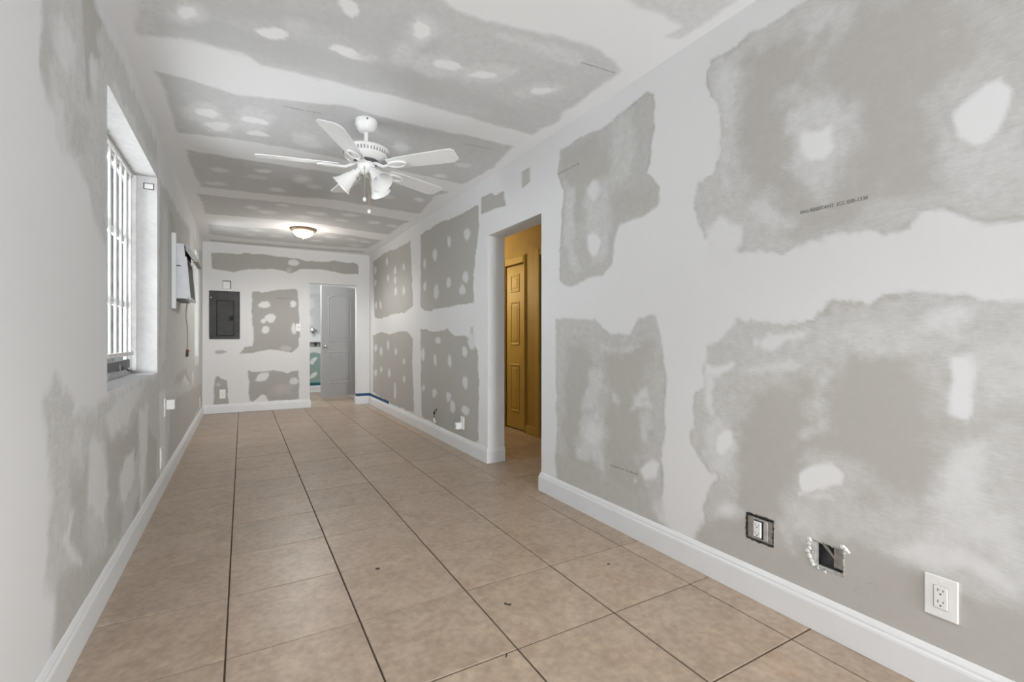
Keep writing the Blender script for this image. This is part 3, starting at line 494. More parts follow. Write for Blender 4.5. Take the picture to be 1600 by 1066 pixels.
def vnoise(x, y, seed):
    ix = np.floor(x); iy = np.floor(y); fx = x-ix; fy = y-iy
    fx = fx*fx*(3-2*fx); fy = fy*fy*(3-2*fy)
    a = hashn(ix, iy, seed); b = hashn(ix+1, iy, seed); c = hashn(ix, iy+1, seed); d = hashn(ix+1, iy+1, seed)
    return (a*(1-fx)+b*fx)*(1-fy)+(c*(1-fx)+d*fx)*fy
def fbm(x, y, s, seed):
    return (vnoise(x*s, y*s, seed)+.5*vnoise(x*s*2.1, y*s*2.1, seed+1)+.25*vnoise(x*s*4.3, y*s*4.3, seed+2)+.2*vnoise(x*s*9, y*s*9, seed+3))/1.95-.5
def board_field(U, V, key, gain=None):
    g = np.zeros_like(U)+.03*fbm(U, V, 3, 99)
    for i, (lv, fe, am, flat) in enumerate(PATCHES.get(key, [])):
        q = np.array(flat).reshape(-1, 2); pad = fe+am*2+.02
        if gain: lv = lv*gain(q[:, 0].mean()) if lv > .3 else lv
        sel = (U > q[:, 0].min()-pad) & (U < q[:, 0].max()+pad) & (V > q[:, 1].min()-pad) & (V < q[:, 1].max()+pad)
        if not sel.any(): continue
        x = U[sel]; y = V[sel]
        dmin = np.full(x.shape, 1e9); inside = np.zeros(x.shape, bool)
        for a, b in zip(q, np.roll(q, -1, 0)):
            e = b-a; L = (e*e).sum()+1e-12
            t = np.clip(((x-a[0])*e[0]+(y-a[1])*e[1])/L, 0, 1)
            dmin = np.minimum(dmin, (x-a[0]-t*e[0])**2+(y-a[1]-t*e[1])**2)
            if a[1] != b[1]: inside ^= ((a[1] > y) != (b[1] > y)) & (x < (b[0]-a[0])*(y-a[1])/(b[1]-a[1])+a[0])
        sd = np.where(inside, -1, 1)*np.sqrt(dmin)+fbm(x, y, 11, i*7+3)*am*3.2
        w = np.clip(.5-sd/max(fe*1.3, 1e-3), 0, 1); w = w*w*(3-2*w)
        q_ = g[sel]*(1-w)+lv*w
        if fe < .02 and lv > .5:      # a thin darker line here and there along the patch edge
            q_ = q_+.5*np.exp(-((sd+.004)/.007)**2)*np.clip(fbm(x, y, 5, i+500)*4+.25, 0, 1)
        g[sel] = q_
    return g
def sheet(us, vs, fn, holes, key, gain=None):
    """front face of a wall as a grid with real openings, and the 'board' value at each vertex"""
    us = np.unique(np.round(us, 4)); vs = np.unique(np.round(vs, 4))
    U, V = np.meshgrid(us, vs, indexing='ij')
    g = board_field(U, V, key, gain)
    P = fn(U, V); P = np.stack([np.broadcast_to(c, U.shape) for c in P], -1).reshape(-1, 3)
    nv = len(vs)
    i, j = np.meshgrid(np.arange(len(us)-1), np.arange(nv-1), indexing='ij')
    cu = (us[i]+us[i+1])/2; cv = (vs[j]+vs[j+1])/2
    keep = np.ones(i.shape, bool)
    for (a, b, c, d) in holes: keep &= ~((cu > a) & (cu < b) & (cv > c) & (cv < d))
    k = (i*nv+j)[keep]
    F = np.stack([k, k+nv, k+nv+1, k+1], -1)
    return P, F, g.reshape(-1)
def grid(a, b, step, extra=()): return np.concatenate([np.linspace(a, b, max(2, int(math.ceil((b-a)/step))+1)), [e for e in extra if a <= e <= b]])
def wall_object(name, parts, boxes, mats, box_mats=None, box_board=0.0):
    V = []; F = []; G = []; MI = []; o = 0
    for P, f, g in parts: V.append(P); F.append(f+o); G.append(g); MI += [0]*len(f); o += len(P)
    mb = MB()
    for k, bx in enumerate(boxes):
        mb.mi = (box_mats[k] if box_mats else 0)
        mb.box(*bx)
    if mb.v:
        V.append(np.array(mb.v)); F.append(np.array(mb.f)+o); G.append(np.full(len(mb.v), box_board)); MI += mb.m
    V = np.concatenate(V); F = np.concatenate(F); G = np.concatenate(G)
    me = bpy.data.meshes.new(name)
    me.vertices.add(len(V)); me.vertices.foreach_set('co', V.astype(np.float32).ravel())
    me.loops.add(F.size); me.loops.foreach_set('vertex_index', F.astype(np.int32).ravel())
    me.polygons.add(len(F)); me.polygons.foreach_set('loop_start', np.arange(0, F.size, 4, dtype=np.int32))
    for m in mats: me.materials.append(m)
    me.polygons.foreach_set('material_index', np.array(MI, np.int32))
    me.update(calc_edges=True); me.shade_flat()
    at = me.attributes.new('board', 'FLOAT', 'POINT'); at.data.foreach_set('value', G.astype(np.float32))
    ob = bpy.data.objects.new(name, me); COL.objects.link(ob); return struct(ob)

XL, XR, YF, ZC, YB = -.514, 1.918, 8.36, 2.575, -5.0
XH = 2.94                      # hallway's far wall
XR2, YF2, XL2 = 2.09, 8.48, -.70
# right wall: doorway y 2.92-3.80 to z 2.05; two cut-outs near the floor
D0, D1, DH = 2.92, 3.80, 2.05
HOLES_R = [(D0, D1, -1, DH), (1.166, 1.287, .250, .360), (.901, 1.013, .242, .342)]
ux = [h for q in HOLES_R for h in q[:2]]; vx = [h for q in HOLES_R for h in q[2:]]
us = np.concatenate([grid(YB, .2, .15), grid(.2, 1.6, .008, ux), grid(1.6, D0, .011), grid(D0, D1, .03), grid(D1, YF, .02)])
far_gain = lambda y: 1.0 if y < 3 else 1.2
pr = sheet(us, grid(0, ZC, .01, vx), lambda U, V: (np.full_like(U, XR), U, V), HOLES_R, 'right', far_gain)
wall_object('wall_right', [pr], [
    (XR+.035, YB, 0, XR2, D0, ZC), (XR+.0005, D0-.02, 0, XR2-.001, D0, ZC), (XR+.0005, D1, 0, XR2, YF2, ZC), (XR+.0005, D0, DH, XR2, D1, ZC)], [DRY, OCHRE])
# left wall: window 1 and the small window 2
W1 = (2.67, 4.07, .885, 2.24); W2 = (7.04, 7.60, .897, 2.24)
us = np.concatenate([grid(YB, 1.3, .15), grid(1.3, YF, .015, W1[:2]+W2[:2])])
pl = sheet(us, grid(0, ZC, .013, W1[2:]+W2[2:]), lambda U, V: (np.full_like(U, XL), U, V), [W1, W2], 'left')
a = XL-.0005
wall_object('wall_left', [pl], [(XL2, YB, 0, a, W1[0], ZC), (XL2, W1[1], 0, a, W2[0], ZC), (XL2, W2[1], 0, a, YF2, ZC)] +
            [b for w in (W1, W2) for b in ((XL2, w[0], 0, a, w[1], w[2]), (XL2, w[0], w[3], a, w[1], ZC))], [DRY], None, .42)
# far wall with the opening into the bathroom
O0, O1, OH = .958, 1.703, 2.043
pf = sheet(grid(XL, XR, .011, (O0, O1)), grid(0, ZC, .011, (OH,)), lambda U, V: (U, np.full_like(U, YF), V), [(O0, O1, -1, OH)], 'far', lambda x: 1.36)
wall_object('wall_far', [pf], [(XL, YF+.0005, 0, O0, YF2, ZC), (O1, YF+.0005, 0, XR2+.2, YF2, ZC), (O0, YF+.0005, OH, O1, YF2, ZC)], [DRY])
# ceiling
pc = sheet(grid(XL, XR, .013), np.concatenate([grid(YB, 1, .1), grid(1, 5, .013), grid(5, YF, .02)]), lambda U, V: (U, V, np.full_like(U, ZC)), [], 'ceiling', lambda y: 1.0 if y < 3.6 else 1.1)
wall_object('ceiling', [pc], [(XL2, YB-.1, ZC+.0005, 3.1, 10.9, ZC+.12), (XR, YB, ZC-.0005+.0008, XR2, YF2, ZC+.01)], [DRYC])
# rear wall behind the camera with a wide opening added to admit light
wall_object('wall_rear', [], [(XL2, YB-.12, 0, -.42, YB, ZC), (1.82, YB-.12, 0, XR2, YB, ZC), (-.42, YB-.12, 2.4, 1.82, YB, ZC)], [DRY])
# hallway and bathroom shells
hall = [(XH, 1.6, 0, XH+.12, 3.62, ZC), (XH, 4.49, 0, XH+.12, 4.84, ZC), (XH, 5.30, 0, XH+.12, 7.3, ZC), (XH, 4.84, 2.05, XH+.12, 5.30, ZC), (XH, 3.62, 2.08, XH+.12, 4.49, ZC)]
wall_object('wall_hall', [], hall+[(XR2, 7.18, 0, XH, 7.3, ZC), (XR2, 1.6, 0, XH, 1.72, ZC), (XR2, 1.72, 0, XR2+.004, D0-.004, ZC), (XR2, D1+.004, 0, XR2+.004, 7.18, ZC)], [OCHRE])
pb = sheet(grid(.2, 2.1, .012), grid(0, ZC, .012), lambda U, V: (U, np.full_like(U, 10.75), V), [], 'bath')
wall_object('wall_bathroom', [pb], [(.2, 10.7505, 0, 2.1, 10.85, ZC)], [GREEN])
wall_object('wall_bathroom_side', [], [(1.96, YF2, 0, 2.08, 10.75, ZC), (.1, YF2, 0, .22, 10.75, ZC)], [DRY])

# ------------------------------------------------------------------ floor: screed + every ceramic tile
T = .4572; OX, OY = -.1138*T, 4.2122*T
floor = struct(MB().box(-.75, -5.15, -.12, 3.1, 10.9, -.0035).build('floor', GROUT))
hx, hy = T/2-.0030, T/2-.0026
tm = MB(); c = .0018
tm.add([(-hx, -hy, -.009), (hx, -hy, -.009), (hx, hy, -.009), (-hx, hy, -.009), (-hx, -hy, -c), (hx, -hy, -c), (hx, hy, -c), (-hx, hy, -c),
        (-hx+c, -hy+c, 0), (hx-c, -hy+c, 0), (hx-c, hy-c, 0), (-hx+c, hy-c, 0)],
       [(0, 1, 5, 4), (1, 2, 6, 5), (2, 3, 7, 6), (3, 0, 4, 7), (4, 5, 9, 8), (5, 6, 10, 9), (6, 7, 11, 10), (7, 4, 8, 11), (8, 9, 10, 11)])
t0 = None
cells = [(i, j) for j in range(-4, 14) for i in range(-1, 5)]+[(i, j) for j in range(1, 8) for i in (5, 6)]+[(i, j) for j in range(14, 20) for i in (1, 2, 3, 4)]
for (i, j) in cells:
    if t0 is None: o = t0 = tm.build('tile', TILE, floor)
    else: o = t0.copy(); COL.objects.link(o); o.parent = floor
    o.location = (OX+(i+.5)*T, OY+(j+.5)*T, random.uniform(-.0006, .0004))

# ------------------------------------------------------------------ baseboards (ogee profile swept along the wall)
PROF = [(0, 0), (.016, 0), (.0165, .098), (.0150, .106), (.0115, .112), (.0105, .120), (.0060, .130), (.0030, .136), (0, .137)]
def baseboard(name, path, caps=True):
    """path runs with the wall on its left-hand side; mitred at the corners"""
    mb = MB(); n = len(PROF); P = [Vector((x, y)) for x, y in path]; vs = []; fs = []
    for i, q in enumerate(P):
        d0 = (q-P[i-1]).normalized() if i > 0 else (P[1]-q).normalized()
        d1 = (P[i+1]-q).normalized() if i < len(P)-1 else d0
        n0 = Vector((d0.y, -d0.x)); n1 = Vector((d1.y, -d1.x)); m = (n0+n1); m = m/(m.dot(n0)) if m.length > 1e-6 else n0
        for a, z in PROF: vs.append((q.x+m.x*a, q.y+m.y*a, z+.001))
    for i in range(len(P)-1):
        for k in range(n-1): fs.append((i*n+k, (i+1)*n+k, (i+1)*n+k+1, i*n+k+1))
    fs += [tuple(range(n)), tuple(len(vs)-n+k for k in range(n))]
    return struct(mb.add(vs, fs).build(name, TRIMW))
baseboard('baseboard_right', [(XR2, D0), (XR, D0), (XR, YB)][0:3])
baseboard('baseboard_right_far', [(XR, YF), (XR, D1), (XR2, D1)])
baseboard('baseboard_left', [(XL, YB), (XL, YF)])
baseboard('baseboard_far', [(XL, YF), (O0, YF), (O0, YF2)])
baseboard('baseboard_far_right', [(O1, YF2), (O1, YF), (XR, YF)])
baseboard('baseboard_bathroom', [(.22, 10.75), (1.96, 10.75)])

# ------------------------------------------------------------------ windows
def window(name, w, bars):
    y0, y1, z0, z1 = w
    r = struct(empty(name, (-.66, (y0+y1)/2, z0)))
    M = Matrix.Translation((.66, -(y0+y1)/2, -z0))
    f = MB()
    for b in ((-.695, y0, z0, -.655, y0+.04, z1), (-.695, y1-.04, z0, -.655, y1, z1), (-.695, y0, z0, -.655, y1, z0+.035), (-.695, y0, z1-.04, -.655, y1, z1)): f.box(*b, .004)
    f.build('frame', ALU, r, M=M)
    h = (z1-z0-.075)/3
    for k in range(3):
        a = z0+.035+k*h
        s = MB()
        for b in ((-.69, y0+.04, a, -.67, y0+.065, a+h), (-.69, y1-.065, a, -.67, y1-.04, a+h), (-.69, y0+.065, a, -.67, y1-.065, a+.022), (-.69, y0+.065, a+h-.022, -.67, y1-.065, a+h)): s.box(*b, .003)
        so = s.build('sash', ALU, r, M=M)
        MB().box(-.682, y0+.06, a+.02, -.678, y1-.06, a+h-.02).build('pane', PANE, so, M=M)
    if bars:
        MB().box(-.660, y0+.02, z0+.125, -.640, y1-.02, z0+.15, .003).build('rail', BARW, r, M=M)
        MB().box(-.660, y0+.02, z1-.03, -.640, y1-.02, z1-.005, .003).build('rail', BARW, r, M=M)
        n = int(round((y1-y0)/.14))
        for k in range(n):
            y = y1-.065-k*.14
            if y < y0+.02: continue
            MB().box(-.659, y-.010, z0+.13, -.646, y+.010, z1-.012, .002).build('bar', BARW, r, M=M)
        MB().box(-.655, y1-.03, z0+.02, -.625, y1-.006, z1-.01, .004).build('channel', BARW, r, M=M)
        c = MB().box(-.652, y1-.52, z0+.045, -.62, y1-.40, z0+.085, .006).tube([(-.63, y1-.46, z0+.065), (-.61, y1-.46, z0+.06), (-.60, y1-.42, z0+.04), (-.60, y1-.34, z0+.036)], .006)
        c.build('crank', DARKST, r, M=M)
        MB().box(-.652, y0+.04, z0+.05, -.63, y1-.20, z0+.105, .006).build('operator_bar', DARKST, r, M=M)
    return r
window('window_1', W1, True)
window('window_2', W2, False)
wall_object('wall_exterior', [], [(-2.3, -6, -.3, -2.1, 18, 4.3)], [STUCCO])
struct(MB().box(-2.3, -6, -.4, -.70, 18, -.15).build('ground', GROUND))

# ------------------------------------------------------------------ doors
def panel_door(root, w, h, t, panels, m, arch=False, M=None):
    """leaf hinged at local x=0, opening to -x, front face at y=-t/2"""
    MB().box(-w, -t/2, 0, 0, t/2, h, .003).build('leaf', m, root)
    for (x0, x1, z0, z1, arc) in panels:
        pts = [(x0, z0), (x1, z0), (x1, z1)]
        if arc:
            for k in range(1, 12): pts.append((x1+(x0-x1)*k/12, z1+arc*math.sin(PI*k/12)))
        pts.append((x0, z1))
        cx, cz = (x0+x1)/2, (z0+z1)/2
        def sc(q, d): return (cx+(q[0]-cx)*(1-2*d/(x1-x0)), cz+(q[1]-cz)*(1-2*d/(z1-z0)))
        for sgn in (-1, 1):
            mb = MB(); y0 = sgn*t/2; rings = [(0, y0), (.006, y0+sgn*.008), (.018, y0+sgn*.008), (.026, y0+sgn*.001), (.038, y0+sgn*.001), (.055, y0+sgn*.005)]
            n = len(pts); vs = []; fs = []
            for d, y in rings: vs += [(sc(q, d)[0], y, sc(q, d)[1]) for q in pts]
            for a in range(len(rings)-1):
                for k in range(n): fs.append((a*n+k, a*n+(k+1) % n, (a+1)*n+(k+1) % n, (a+1)*n+k))
            fs.append(tuple((len(rings)-1)*n+k for k in range(n)))
            mb.add(vs, fs).build('panel', m, root)
# grey bathroom door
hx0, hy0, fx, fy = 1.91, 9.41, 1.23, 9.11
dw = math.hypot(hx0-fx, hy0-fy)
d1 = struct(empty('door_1', (hx0, hy0, .062), (0, 0, math.atan2(hy0-fy, hx0-fx))))
panel_door(d1, dw, 2.03, .036, [(-dw+.13, -.12, 1.02, 1.83, .075), (-dw+.13, -.12, .235, .83, 0)], GREYD)
for sgn in (-1, 1):
    kb = MB().lathe([(.028, 0), (.028, .006), (.012, .01), (.011, .03), (.022, .04), (.027, .052), (.022, .064), (.0, .068)], 20, Matrix.Translation((-dw+.06, sgn*.018, .925)) @ Matrix.Rotation(sgn*-PI/2, 4, 'X')).build('knob', CHROME, d1, True)
for z in (.25, 1.02, 1.78):
    MB().tube([(.004, -.022, z-.045), (.004, -.022, z+.045)], .008).box(-.03, -.0195, z-.045, .004, -.017, z+.045).build('hinge', DARKST, d1)
struct(MB().box(1.935, 9.44, 0, 1.96, 9.50, 2.12, .003).box(1.935, 8.62, 0, 1.96, 8.68, 2.12, .003).box(1.935, 8.62, 2.10, 1.96, 9.50, 2.16, .003).build('trim_1', TRIMW))
# ochre closet door and its casing
d2 = struct(empty('door_2', (XH+.02, 5.292, .012), (0, 0, PI/2-.03)))
panel_door(d2, .41, 2.022, .034, [], OCHRED)
d2.rotation_euler = (0, 0, PI/2+.035)
# raised and fielded panels on the hall face (local +y faces the hall)
for (z0, z1) in ((1.69, 1.915), (1.03, 1.58), (.20, .80)):
    mb = MB(); pts = [(-.31, z0), (-.10, z0), (-.10, z1), (-.31, z1)]
    rings = [(0, .017), (.008, .024), (.018, .024), (.03, .0175), (.042, .0175), (.06, .023)]; vs = []; fs = []
    for d, y in rings: vs += [(-.31+d, y, z0+d), (-.10-d, y, z0+d), (-.10-d, y, z1-d), (-.31+d, y, z1-d)]
    for a in range(5):
        for k in range(4): fs.append((a*4+k, a*4+(k+1) % 4, a*4+4+(k+1) % 4, a*4+4+k))
    fs.append((20, 21, 22, 23)); mb.add(vs, fs).build('panel', OCHRED, d2)
for z in (.37, 1.85):
    MB().tube([(.0, .022, z-.045), (.0, .022, z+.045)], .007).build('hinge', BRASS, d2)
def casing(name, y0, y1, zt, m, wl=.075, wr=.05):
    mb = MB()
    for b in ((y1, y1+wl, 0, zt+.085), (y0-wr, y0, 0, zt+.085), (y0, y1, zt, zt+.085)):
        mb.box(XH-.016, b[0], b[2], XH, b[1], b[3], .004); mb.box(XH-.022, b[0]+.008, b[2], XH-.014, b[1]-.02, b[3]-.01, .003)
    mb.box(XH, y1, 0, XH+.1, y1+.012, zt); mb.box(XH, y0-.012, 0, XH+.1, y0, zt)
    return struct(mb.build(name, m))
casing('trim_2', 4.84, 5.30, 2.05, OCHRED, .095, .035)
casing('trim_3', 3.62, 4.49, 2.08, OCHRED, .10, .10)
struct(MB().box(XH+.125, 4.70, 0, XH+.6, 5.45, 2.2).build('closet_shade', BLACK))  # black block stands in for the dark closet interior behind the ajar door
d3 = struct(empty('door_3', (XH+.022, 4.484, .012), (0, 0, PI/2)))
panel_door(d3, .85, 2.05, .034, [(-.40, -.09, 1.05, 1.9, 0), (-.40, -.09, .2, .9, 0), (-.77, -.47, 1.05, 1.9, 0), (-.77, -.47, .2, .9, 0)], OCHRED)
baseboard_h = struct(MB().box(XH-.012, 4.59, .001, XH, 4.805, .10, .003).box(XH-.012, 5.40, .001, XH, 7.18, .10, .003).build('baseboard_hall', OCHRED))

# ------------------------------------------------------------------ ceiling fan
FX, FY = .715, 3.21
fan = tag(empty('ceiling_fan', (FX, FY, ZC)), 'white five-blade ceiling fan with frosted light shades and two pull chains', 'fan')
def fl(z): return z-ZC
MB().lathe([(.0, 0), (.068, 0), (.072, -.006), (.072, -.03), (.066, -.042), (.06, -.05), (.058, -.062), (.045, -.076), (.03, -.082), (0, -.082)], 36).build('canopy', FANW, fan, True)
MB().lathe([(.013, fl(2.50)), (.013, fl(2.395))], 16).build('downrod', FANW, fan, True)
for k in range(3):
    a = k*2.1+.4; MB().lathe([(.0, 0), (.006, 0), (.006, .003), (0, .004)], 8, Matrix.Translation((.073*math.cos(a), .073*math.sin(a), -.018)) @ Matrix.Rotation(a, 4, 'Z') @ Matrix.Rotation(PI/2, 4, 'Y')).build('canopy_screw', DARKST, fan)
mot = MB().lathe([(.0, fl(2.402)), (.05, fl(2.400)), (.105, fl(2.392)), (.142, fl(2.381)), (.150, fl(2.374)), (.150, fl(2.367)), (.144, fl(2.363)), (.137, fl(2.335)), (.141, fl(2.331)), (.140, fl(2.326)), (.122, fl(2.314)), (.10, fl(2.306)), (.085, fl(2.303)), (0, fl(2.303))], 48).build('motor_housing', FANW, fan, True)
vb = MB()
for k in range(44):
    a = 2*PI*k/44; R_ = Matrix.Rotation(a, 4, 'Z')
    q = MB().box(.1375, -.0045, fl(2.338), .1440, .0045, fl(2.360)); vb.add([R_ @ Vector(v) for v in q.v], q.f)
tag(vb.build('vent_slot', mat('vent_shadow_grey', (.32, .32, .32), .7), mot), kind='stuff')
MB().lathe([(0, fl(2.304)), (.078, fl(2.304)), (.078, fl(2.290)), (0, fl(2.290))], 32).build('flywheel', DARKST, fan, True)
MB().lathe([(0, fl(2.294)), (.05, fl(2.294)), (.058, fl(2.286)), (.058, fl(2.262)), (.05, fl(2.244)), (.036, fl(2.232)), (.036, fl(2.222)), (.02, fl(2.212)), (0, fl(2.210))], 32).build('switch_housing', FANW, fan, True)
BZ = 2.262
for k in range(5):
    a = math.radians(24+72*k)
    R_ = Matrix.Rotation(a, 4, 'Z') @ Matrix.Translation((0, 0, fl(BZ))) @ Matrix.Rotation(math.radians(-12), 4, 'X')
    out = [(.175, -.045), (.24, -.058), (.45, -.066), (.60, -.070), (.645, -.066), (.662, -.050), (.655, .040), (.625, .064), (.60, .068), (.45, .064), (.24, .056), (.175, .044), (.168, 0)]
    b = MB().prism(out, 'z', 0, .006).build('blade', BLADE, fan, M=R_)
    ib = MB()
    ring = [(.235+.062*math.cos(t), .030*math.sin(t), -.007) for t in [2*PI*i/20 for i in range(20)]]
    ib.tube(ring, .0075, 8, True)
    ib.tube([(.055, 0, .030), (.09, 0, .012), (.13, .004, -.008), (.175, 0, -.007)], [.012, .011, .009, .009], 8)
    ib.box(.18, -.012, -.008, .29, .012, 0, .002)
    ib.build('blade_iron', FANW, b, True, M=R_)
for ang in (-64, 40, 158):
    a = math.radians(ang)
    M_ = Matrix.Rotation(a, 4, 'Z') @ Matrix.Translation((.045, 0, fl(2.246))) @ Matrix.Rotation(math.radians(180-46), 4, 'Y')
    arm = MB().lathe([(0, -.01), (.016, -.01), (.018, .02), (.026, .026), (.027, .045), (.022, .05)], 20, M_).build('lamp_holder', FANW, fan, True)
    prof = [(.024, .036), (.027, .05), (.036, .072), (.044, .10), (.052, .128), (.062, .150), (.072, .162), (.0705, .164), (.060, .152), (.050, .13), (.042, .102), (.034, .074), (.025, .052), (.022, .038)]
    MB().lathe(prof+[prof[0]], 32, M_).build('lamp_shade', GLASSW, arm, True)
    MB().lathe([(0, .045), (.012, .045), (.013, .06), (.02, .085), (.02, .10), (.012, .115), (0, .118)], 16, M_).build('bulb', WHITE, arm, True)
for (dx, dy, z0, z1, m) in ((-.022, -.055, 2.252, 2.035, WHITE), (.012, -.038, 2.224, 1.965, WHITE)):
    ch = MB().tube([(dx, dy, fl(z0)), (dx, dy-.002, fl((z0+z1)/2)), (dx, dy, fl(z1))], .0024, 6)
    co = ch.build('pull_chain', BRASS, fan)
    MB().lathe([(0, .012), (.006, .010), (.011, .0), (.011, -.008), (.006, -.016), (0, -.018)], 14, Matrix.Translation((dx, dy, fl(z1)))).build('chain_pull', m, co, True)

# ------------------------------------------------------------------ flush ceiling light
cl = tag(empty('ceiling_light', (.697, 6.78, ZC)), 'lit flush bowl ceiling light with a bronze rim near the far wall', 'light')
MB().lathe([(0, 0), (.158, 0), (.165, -.008), (.16, -.022), (.145, -.034), (.13, -.036), (0, -.036)], 40).build('rim', BRONZE, cl, True)
MB().lathe([(.128, -.034), (.124, -.05), (.108, -.075), (.08, -.098), (.04, -.112), (.0, -.116)], 40).build('bowl', LITE, cl, True)
MB().lathe([(0, -.114), (.012, -.116), (.008, -.124), (.009, -.130), (0, -.136)], 16).build('finial', BRASS, cl, True)

# ------------------------------------------------------------------ air conditioner set through the left wall
ac = tag(empty('air_conditioner', (XL, 5.2, 1.36)), 'light grey air conditioner in a white board on left wall, flap open', 'air conditioner')
A = Matrix.Translation((-XL, -5.2, -1.36))
MB().box(XL, 4.825, 1.375, XL+.030, 4.87, 2.01, .003).build('trim_board', TRIMW, ac, M=A)
MB().prism([(XL-.15, 1.47), (-.402, 1.47), (-.438, 1.94), (XL-.15, 1.94)], 'y', 4.93, 5.49).build('casing', ACBODY, ac, M=A)
def frx(z): return -.402-(z-1.47)/.47*.036
gb = MB()
for k in range(26):
    z = 1.485+k*.0125; gb.box(frx(z)-.002, 4.945, z, frx(z)+.009, 5.475, z+.005)
for k in range(22):
    y = 4.95+k*.0245; gb.prism([(frx(1.48)-.002, 1.48), (frx(1.48)+.006, 1.48), (frx(1.81)+.006, 1.81), (frx(1.81)-.002, 1.81)], 'y', y, y+.004)
tag(gb.build('grille', GRILLE, ac, M=A), kind='stuff')
MB().prism([(frx(1.475), 1.475), (frx(1.475)+.012, 1.475), (frx(1.83)+.012, 1.83), (frx(1.83), 1.83)], 'y', 4.93, 4.945).prism([(frx(1.475), 1.475), (frx(1.475)+.012, 1.475), (frx(1.83)+.012, 1.83), (frx(1.83), 1.83)], 'y', 5.475, 5.49).box(frx(1.475), 4.93, 1.463, frx(1.475)+.012, 5.49, 1.483).build('front_frame', ACBODY, ac, M=A)
MB().box(frx(1.88)-.004, 4.96, 1.845, frx(1.88)+.004, 5.46, 1.925).build('control_recess', BLACK, ac, M=A)
fp = MB().prism([(-.430, 1.895), (-.424, 1.955), (-.342, 1.826), (-.342, 1.806), (-.374, 1.806)], 'y', 4.96, 5.46); fp.box(-.376, 4.955, 1.796, -.338, 5.465, 1.810, .002)
fp.build('control_flap', mat('dusty_grey_flap', (.47, .47, .455), .5, var=.1), ac, M=A)
for k in range(9): MB().box(-.492, 4.922, 1.51+k*.026, -.462, 4.93, 1.517+k*.026, .001).build('side_vent_rib', ACBODY, ac, M=A)
MB().box(-.490, 4.922, 1.76, -.474, 4.93, 1.82, .002).build('side_knob', ACBODY, ac, M=A)
MB().box(-.492, 4.924, 1.745, -.458, 4.9305, 1.753).build('side_slot', BLACK, ac, M=A)
MB().prism([(XL+.001, 1.462), (-.44, 1.462), (-.44, 1.468), (XL+.001, 1.468)], 'y', 4.935, 5.48).build('bottom_tray', DARKST, ac, M=A)
MB().tube([(-.46, 5.47, 1.465), (-.475, 5.56, 1.40), (-.49, 5.70, 1.34), (-.492, 5.86, 1.25), (-.495, 5.93, 1.14), (-.498, 5.95, 1.06), (-.503, 5.99, .99)], .006, 8).build('power_cord', CORD, ac, True, M=A)

# ------------------------------------------------------------------ electrical panel and fittings on the far wall
ep = tag(empty('electrical_panel', (-.232, YF, 1.121)), 'charcoal metal breaker panel cover set in the far wall', 'electrical panel')
A = Matrix.Translation((.232, -YF, -1.121))
MB().box(-.431, YF-.012, 1.121, -.034, YF+.03, 1.848, .004).build('cover', PANEL, ep, M=A)
MB().box(-.331, YF-.020, 1.178, -.118, YF-.010, 1.698, .004).build('panel_door', PANELD, ep, M=A)
pdr = MB()
for b in ((-.34, 1.168, -.331, 1.707), (-.118, 1.168, -.109, 1.707), (-.331, 1.168, -.118, 1.177), (-.331, 1.699, -.118, 1.707)): pdr.box(b[0], YF-.016, b[1], b[2], YF-.011, b[3])
pdr.build('door_border', BLACK, ep, M=A)
MB().box(-.168, YF-.026, 1.400, -.122, YF-.018, 1.468, .003).build('latch', BLACK, ep, M=A)
for (x, z) in ((-.408, 1.745), (-.40, 1.15), (-.065, 1.25), (-.06, 1.83), (-.20, 1.83)):
    MB().lathe([(0, 0), (.009, 0), (.008, .005), (0, .006)], 12, Matrix.Translation((x, YF-.011, z)) @ Matrix.Rotation(PI/2, 4, 'X')).build('screw', STEEL if x < -.4 and z > 1.5 else BLACK, ep, M=A)

def plate(name, label, cat, org, M, w, h, kind='duplex', group=None, mplate=WHITE):
    """wall plate built in x (width) / z (height), facing local -y; M turns it to its wall"""
    r = tag(empty(name), label, cat, group); r.matrix_world = M
    MB().box(-w/2, -.006, -h/2, w/2, .001, h/2, .0028).build('plate', mplate, r)
    if kind == 'decora':
        MB().box(-.0185, -.0066, -.036, .0185, -.005, .036).build('device_gap', mat('plate_seam_grey', (.4, .4, .4), .7), r)
        dv = MB().box(-.0168, -.0085, -.0345, .0168, -.004, .0345, .0015).build('receptacle', WHITE, r)
        faces = ((.0, .018), (.0, -.018))
    elif kind == 'duplex':
        dv = MB()
        for z in (.02, -.02): dv.lathe([(0, 0), (.0165, 0), (.0165, .003), (0, .0032)], 20, Matrix.Translation((0, -.0055, z)) @ Matrix.Rotation(PI/2, 4, 'X'))
        dv = dv.build('receptacle', WHITE, r); faces = ((0, .02), (0, -.02))
    elif kind == 'switch':
        MB().box(-.006, -.0075, -.013, .006, -.005, .013, .001).build('switch_slot', BLACK, r)
        MB().prism([(-.004, -.009), (-.016, .006), (-.013, .012), (-.004, .009)], 'x', -.0045, .0045).build('toggle', WHITE, r); faces = ()
    for (x, z) in faces:
        y = -.0088
        s = MB().box(x-.0075, y, z+.001, x-.0055, y+.004, z+.0095).box(x+.0055, y, z+.002, x+.0073, y+.004, z+.0085)
        s.lathe([(0, 0), (.0026, 0), (.0026, .003), (0, .003)], 10, Matrix.Translation((x, y+.003, z-.007)) @ Matrix.Rotation(PI/2, 4, 'X'))
        s.build('slot', BLACK, dv)
    for z in ((h*.39, -h*.39) if kind != 'duplex' else (0,)):
        MB().lathe([(0, 0), (.0028, 0), (.0022, .0012), (0, .0014)], 10, Matrix.Translation((0, -.0058, z)) @ Matrix.Rotation(PI/2, 4, 'X')).build('screw', WHITE, r)
    return r
